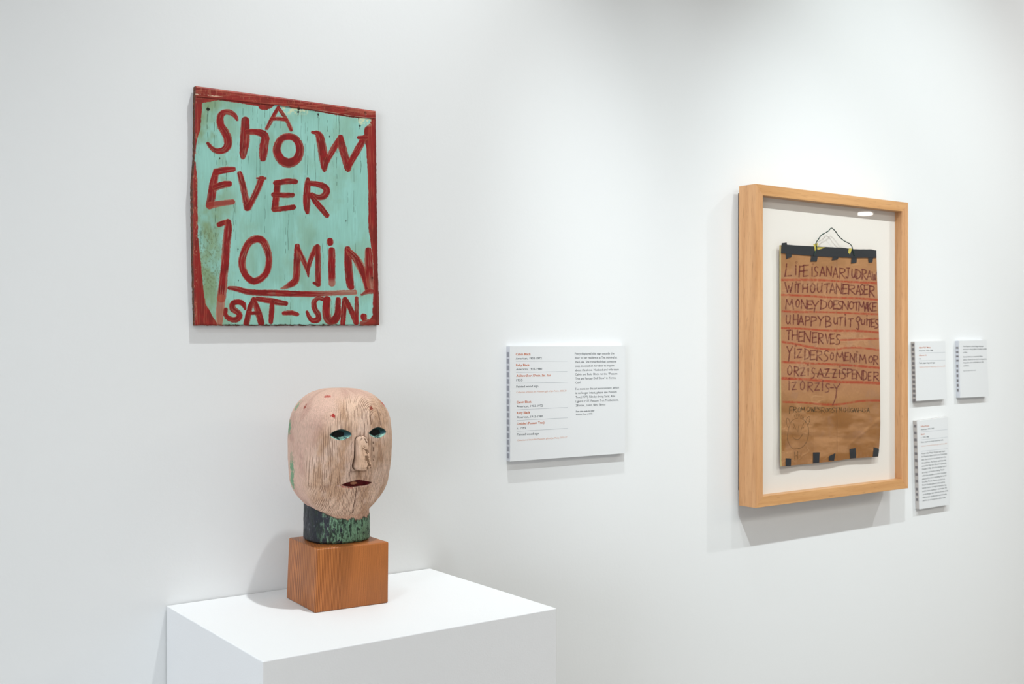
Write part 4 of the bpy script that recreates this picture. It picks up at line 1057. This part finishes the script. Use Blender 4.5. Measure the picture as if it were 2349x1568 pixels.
c7 = crop(1150, 780, 5.057)
N, O_, Pp = T_DARK, T_OR, T_PALE
BD = .016
L1 = [("Calvin Black", 168, 342, 175, 173, 26, O_, BD, 0), ("American, 1903-1972", 168, 470, 224, 221, 25, N, 0, 0),
 ("Ruby Black", 171, 327, 301, 298, 26, O_, BD, 0), ("American, 1915-1980", 171, 472, 348, 345, 25, N, 0, 0),
 ("A Show Ever 10 min. Sat. Sun", 173, 573, 425, 417, 26, O_, BD, .25), ("1955", 174, 246, 475, 473, 25, N, 0, 0),
 ("Painted wood sign", 174, 428, 549, 543, 25, N, 0, 0), ("Collection of Intuit Art Museum, gift of Jan Petry, 2023.36", 174, 757, 612, 593, 19, Pp, 0, 0),
 ("Calvin Black", 176, 350, 731, 724, 26, O_, BD, 0), ("American, 1903-1972", 178, 480, 780, 770, 25, N, 0, 0),
 ("Ruby Black", 178, 334, 855, 848, 26, O_, BD, 0), ("American, 1915-1980", 180, 481, 905, 893, 25, N, 0, 0),
 ("Untitled (Possum Trot)", 182, 500, 980, 966, 26, O_, BD, 0), ("c. 1955", 181, 284, 1032, 1027, 25, N, 0, 0),
 ("Painted wood sign", 182, 436, 1104, 1093, 25, N, 0, 0), ("Collection of Intuit Art Museum, gift of Jan Petry, 2023.37", 183, 763, 1170, 1133, 19, Pp, 0, 0),
 ("Petry displayed this sign outside the", 853, 1310, 168, 164, 25, N, 0, 0), ("door to her residence at The Admiral at", 854, 1343, 216, 210, 25, N, 0, 0),
 ("the Lake. She remarked that someone", 855, 1335, 263, 257, 25, N, 0, 0), ("once knocked on her door to inquire", 856, 1310, 312, 304, 25, N, 0, 0),
 ("about the show. Husband and wife team", 857, 1363, 360, 350, 25, N, 0, 0), ("Calvin and Ruby Black ran the \u201cPossum", 857, 1345, 408, 398, 25, N, 0, 0),
 ("Trot and Fantasy Doll Show\u201d in Yermo,", 858, 1333, 457, 446, 25, N, 0, 0), ("Calif.", 860, 922, 503, 501, 25, N, 0, 0),
 ("For more on this art environment, which", 860, 1365, 577, 561, 25, N, 0, 0), ("is no longer intact, please see Possum", 861, 1338, 624, 609, 25, N, 0, 0),
 ("Trot (1977), Film by: Irving Saraf, Allie", 862, 1320, 672, 657, 25, N, 0, 0), ("Light \u00a9 1977, Possum Trot Productions,", 863, 1358, 721, 702, 25, N, 0, 0),
 ("28 mins., color, film: 16mm", 864, 1206, 768, 756, 25, N, 0, 0), ("Scan this code to view", 864, 1080, 834, 825, 18, N, .012, 0), ("Possum Trot (1977)", 865, 1056, 870, 861, 18, N, 0, .2)]
R1 = [(168, 243, 768, 241, .7), (171, 374, 765, 362, .7), (174, 498, 768, 484, .7), (180, 806, 770, 778, .7), (180, 930, 770, 899, .7), (183, 1055, 770, 1020, .7)]
mk1 = [(.05+i*.0588, .05+i*.0588+.042, .15, .85) for i in range(16)]
label('wall_label', 'wide white label with two columns of text beside the painted sign', [(1170.5, 794), (1434.5, 793), (1434.5, 1039), (1171, 1058)], 1162, .012, L1, R1, c7, mk1, M_LT, EDGE)

s2 = crop(2090, 775, 18.44)
L2 = [("Albert \u201cKid\u201d Mertz", 330, 820, 435, 425, 66, O_, .01, 0), ("American, 1905-1988", 330, 920, 562, 548, 62, N, 0, 0), ("Life is an Art", 335, 668, 760, 750, 62, O_, .01, .2), ("n.d.", 335, 430, 902, 900, 62, N, 0, 0),
      ("Paint, paper bag and tape", 340, 1015, 1085, 1066, 66, N, .01, 0), ("Collection of Intuit Art Museum, gift of Jan Petry, 2023", 340, 1440, 1248, 1212, 44, Pp, 0, 0)]
R2 = [(330, 640, 1440, 604, .7), (330, 965, 1440, 935, .7)]
mk2 = [(.03+i*.078, .03+i*.078+.045, .1, .75) for i in range(13)]
label('wall_label', 'small white label nearly blank in its lower half, upper one right beside the frame', [(2099, 783.4), (2168.4, 782.0), (2172.8, 914.5), (2102.4, 919.4)], 2092, .012, L2, R2, s2, mk2, M_DK, EDGE_W)

s3 = crop(2195, 775, 18.45)
L3 = [("The Museum is launching webpages", 260, 1130, 378, 366, 58, N, 0, 0), ("dedicated to biographies of makers similar", 260, 1262, 506, 482, 58, N, 0, 0), ("to Mertz.", 262, 450, 636, 630, 58, N, 0, 0),
      ("Special thanks to curatorial fellow", 270, 1092, 822, 796, 58, N, 0, 0), ("Jessica L. Moore for her work on biographies,", 268, 1262, 946, 908, 58, N, 0, 0), ("biographies and contributions to this", 275, 1132, 1072, 1036, 58, N, 0, 0), ("exhibition.", 278, 530, 1204, 1194, 58, N, 0, 0),
      ("Scan the code to learn more", 275, 808, 1410, 1378, 44, N, 0, 0)]
mk3 = [(.11+i*.075, .11+i*.075+.03, .15, .75) for i in range(4)]+[(.42+i*.085, .42+i*.085+.05, .3, .75) for i in range(6)]
label('wall_label', 'small white label with two grey paragraphs, farthest right on the wall', [(2200.6, 781), (2263, 780), (2268.3, 908.7), (2203.4, 911.8)], 2193, .012, L3, [], s3, mk3, M_DK, EDGE)

s4 = crop(2100, 955, 14.93)
T4 = ["As part of Jan Petry\u2019s 30 years with Intuit", "Art Museum\u2019s Board Exhibitions Committee,", "chair, she curated or co-curated more than", "20 exhibitions. The Person exhibition was",
      "created for Intuit Art Museum\u2019s Quarterly,", "Outsider (1998), offered an intimate look at", "art, design and furniture making. Petry\u2019s", "collection includes a number of unique",
      "pieces of furniture, including this bench", "by LeRoy Person. Person worked in a", "North Carolina plywood plant until he", "learned before turning to woodcarving", "and furniture making in retirement. He",
      "carved designs after features of trees, birds,", "referenced in symbols and natural forms,", "and the use of crayon for added color."]
s5y = [(1290, 1205, 205, 1010), (1398, 1292, 205, 1085), (1505, 1398, 210, 1050)]
k5 = 14.93/12.07
for (ya, yb, xa, xb) in ((160, 75, 175, 850), (245, 155, 175, 860), (332, 242, 180, 855), (425, 335, 185, 795), (512, 418, 190, 855), (600, 500, 190, 855), (682, 598, 190, 810), (768, 682, 190, 815), (852, 760, 190, 855), (942, 838, 195, 865), (1030, 915, 200, 910), (1112, 1012, 200, 870), (1200, 1105, 200, 840)):
    off = (1050-955)*14.93
    s5y.append((ya*k5+off, yb*k5+off, xa*k5, xb*k5))
L4 = [("LeRoy Person", 180, 468, 358, 336, 50, O_, .01, 0), ("American, 1907-1985", 185, 637, 468, 426, 50, N, 0, 0), ("Bench", 185, 315, 634, 620, 52, O_, .01, .2), ("c. 1970-1980", 190, 465, 742, 712, 50, N, 0, 0),
      ("Paint, crayon on carved wood and nails", 190, 950, 902, 818, 50, N, 0, 0), ("Collection of Intuit Art Museum, gift of Jan Petry, 2023", 200, 1080, 1032, 932, 36, Pp, 0, 0)]
L4 += [(T4[i], s5y[i][2], s5y[i][3], s5y[i][0], s5y[i][1], 52, N, 0, 0) for i in range(16)]
R4 = [(185, 530, 1090, 440, .6), (190, 798, 1095, 700, .6), (195, 1190, 1100, 1095, .6)]
mk4 = [(.045+i*.078, .045+i*.078+.03, .1, .75) for i in range(9)]+[(.76+i*.06, .76+i*.06+.03, .2, .75) for i in range(3)]
label('wall_label', 'tall narrow white label crowded with text, lower one right beside the frame', [(2104, 965), (2174.5, 956), (2179.2, 1156.4), (2109.9, 1167.5)], 2097, .012, L4, R4, s4, mk4, M_DK, EDGE_W)

# ------------------------------------------------------------------ the ceiling lamp seen reflected in the glazing
dx, dy, dz = ray(1984.5, 490.5); tg = (1.6-DF+.0035)/dy
gp = np.array([dx*tg, -(DF-.0035), 1.5+dz*tg])
LY = -6.5; s_ = (LY-gp[1])/(-dy); lp = gp+np.array([dx, -dy, dz])*s_
lm = thing('track_lamp', 'round white track lamp under the ceiling, reflected in the frame glazing', 'lamp', tuple(lp))
axis = Vector((0, 0, -1)) + Vector((gp[0]-lp[0], gp[1]-lp[1], 0)).normalized()*.12
q = axis.to_track_quat('-Z', 'Y').to_matrix().to_4x4()
bm = bmesh.new(); bmesh.ops.create_cone(bm, cap_ends=True, segments=40, radius1=.098, radius2=.080, depth=.16, matrix=q@Matrix.Translation((0, 0, .088)))
link('lamp_can', bm_mesh('lamp_can', bm), flat('lamp_white', (.8, .8, .8), .4), lm)
em = bpy.data.materials.new('lamp_glow'); em.use_nodes = True
b = em.node_tree.nodes['Principled BSDF']; b.inputs['Emission Color'].default_value = (1, .97, .92, 1); b.inputs['Emission Strength'].default_value = 60
bm = bmesh.new(); bmesh.ops.create_circle(bm, cap_ends=True, segments=40, radius=.080, matrix=q)
link('lens', bm_mesh('lens', bm), em, lm)
link('stem', bm_mesh('stem', box_bm(-.012, .012, -.012, .012, .12, RH-float(lp[2]))), flat('stem_white', (.8, .8, .8), .4), lm)
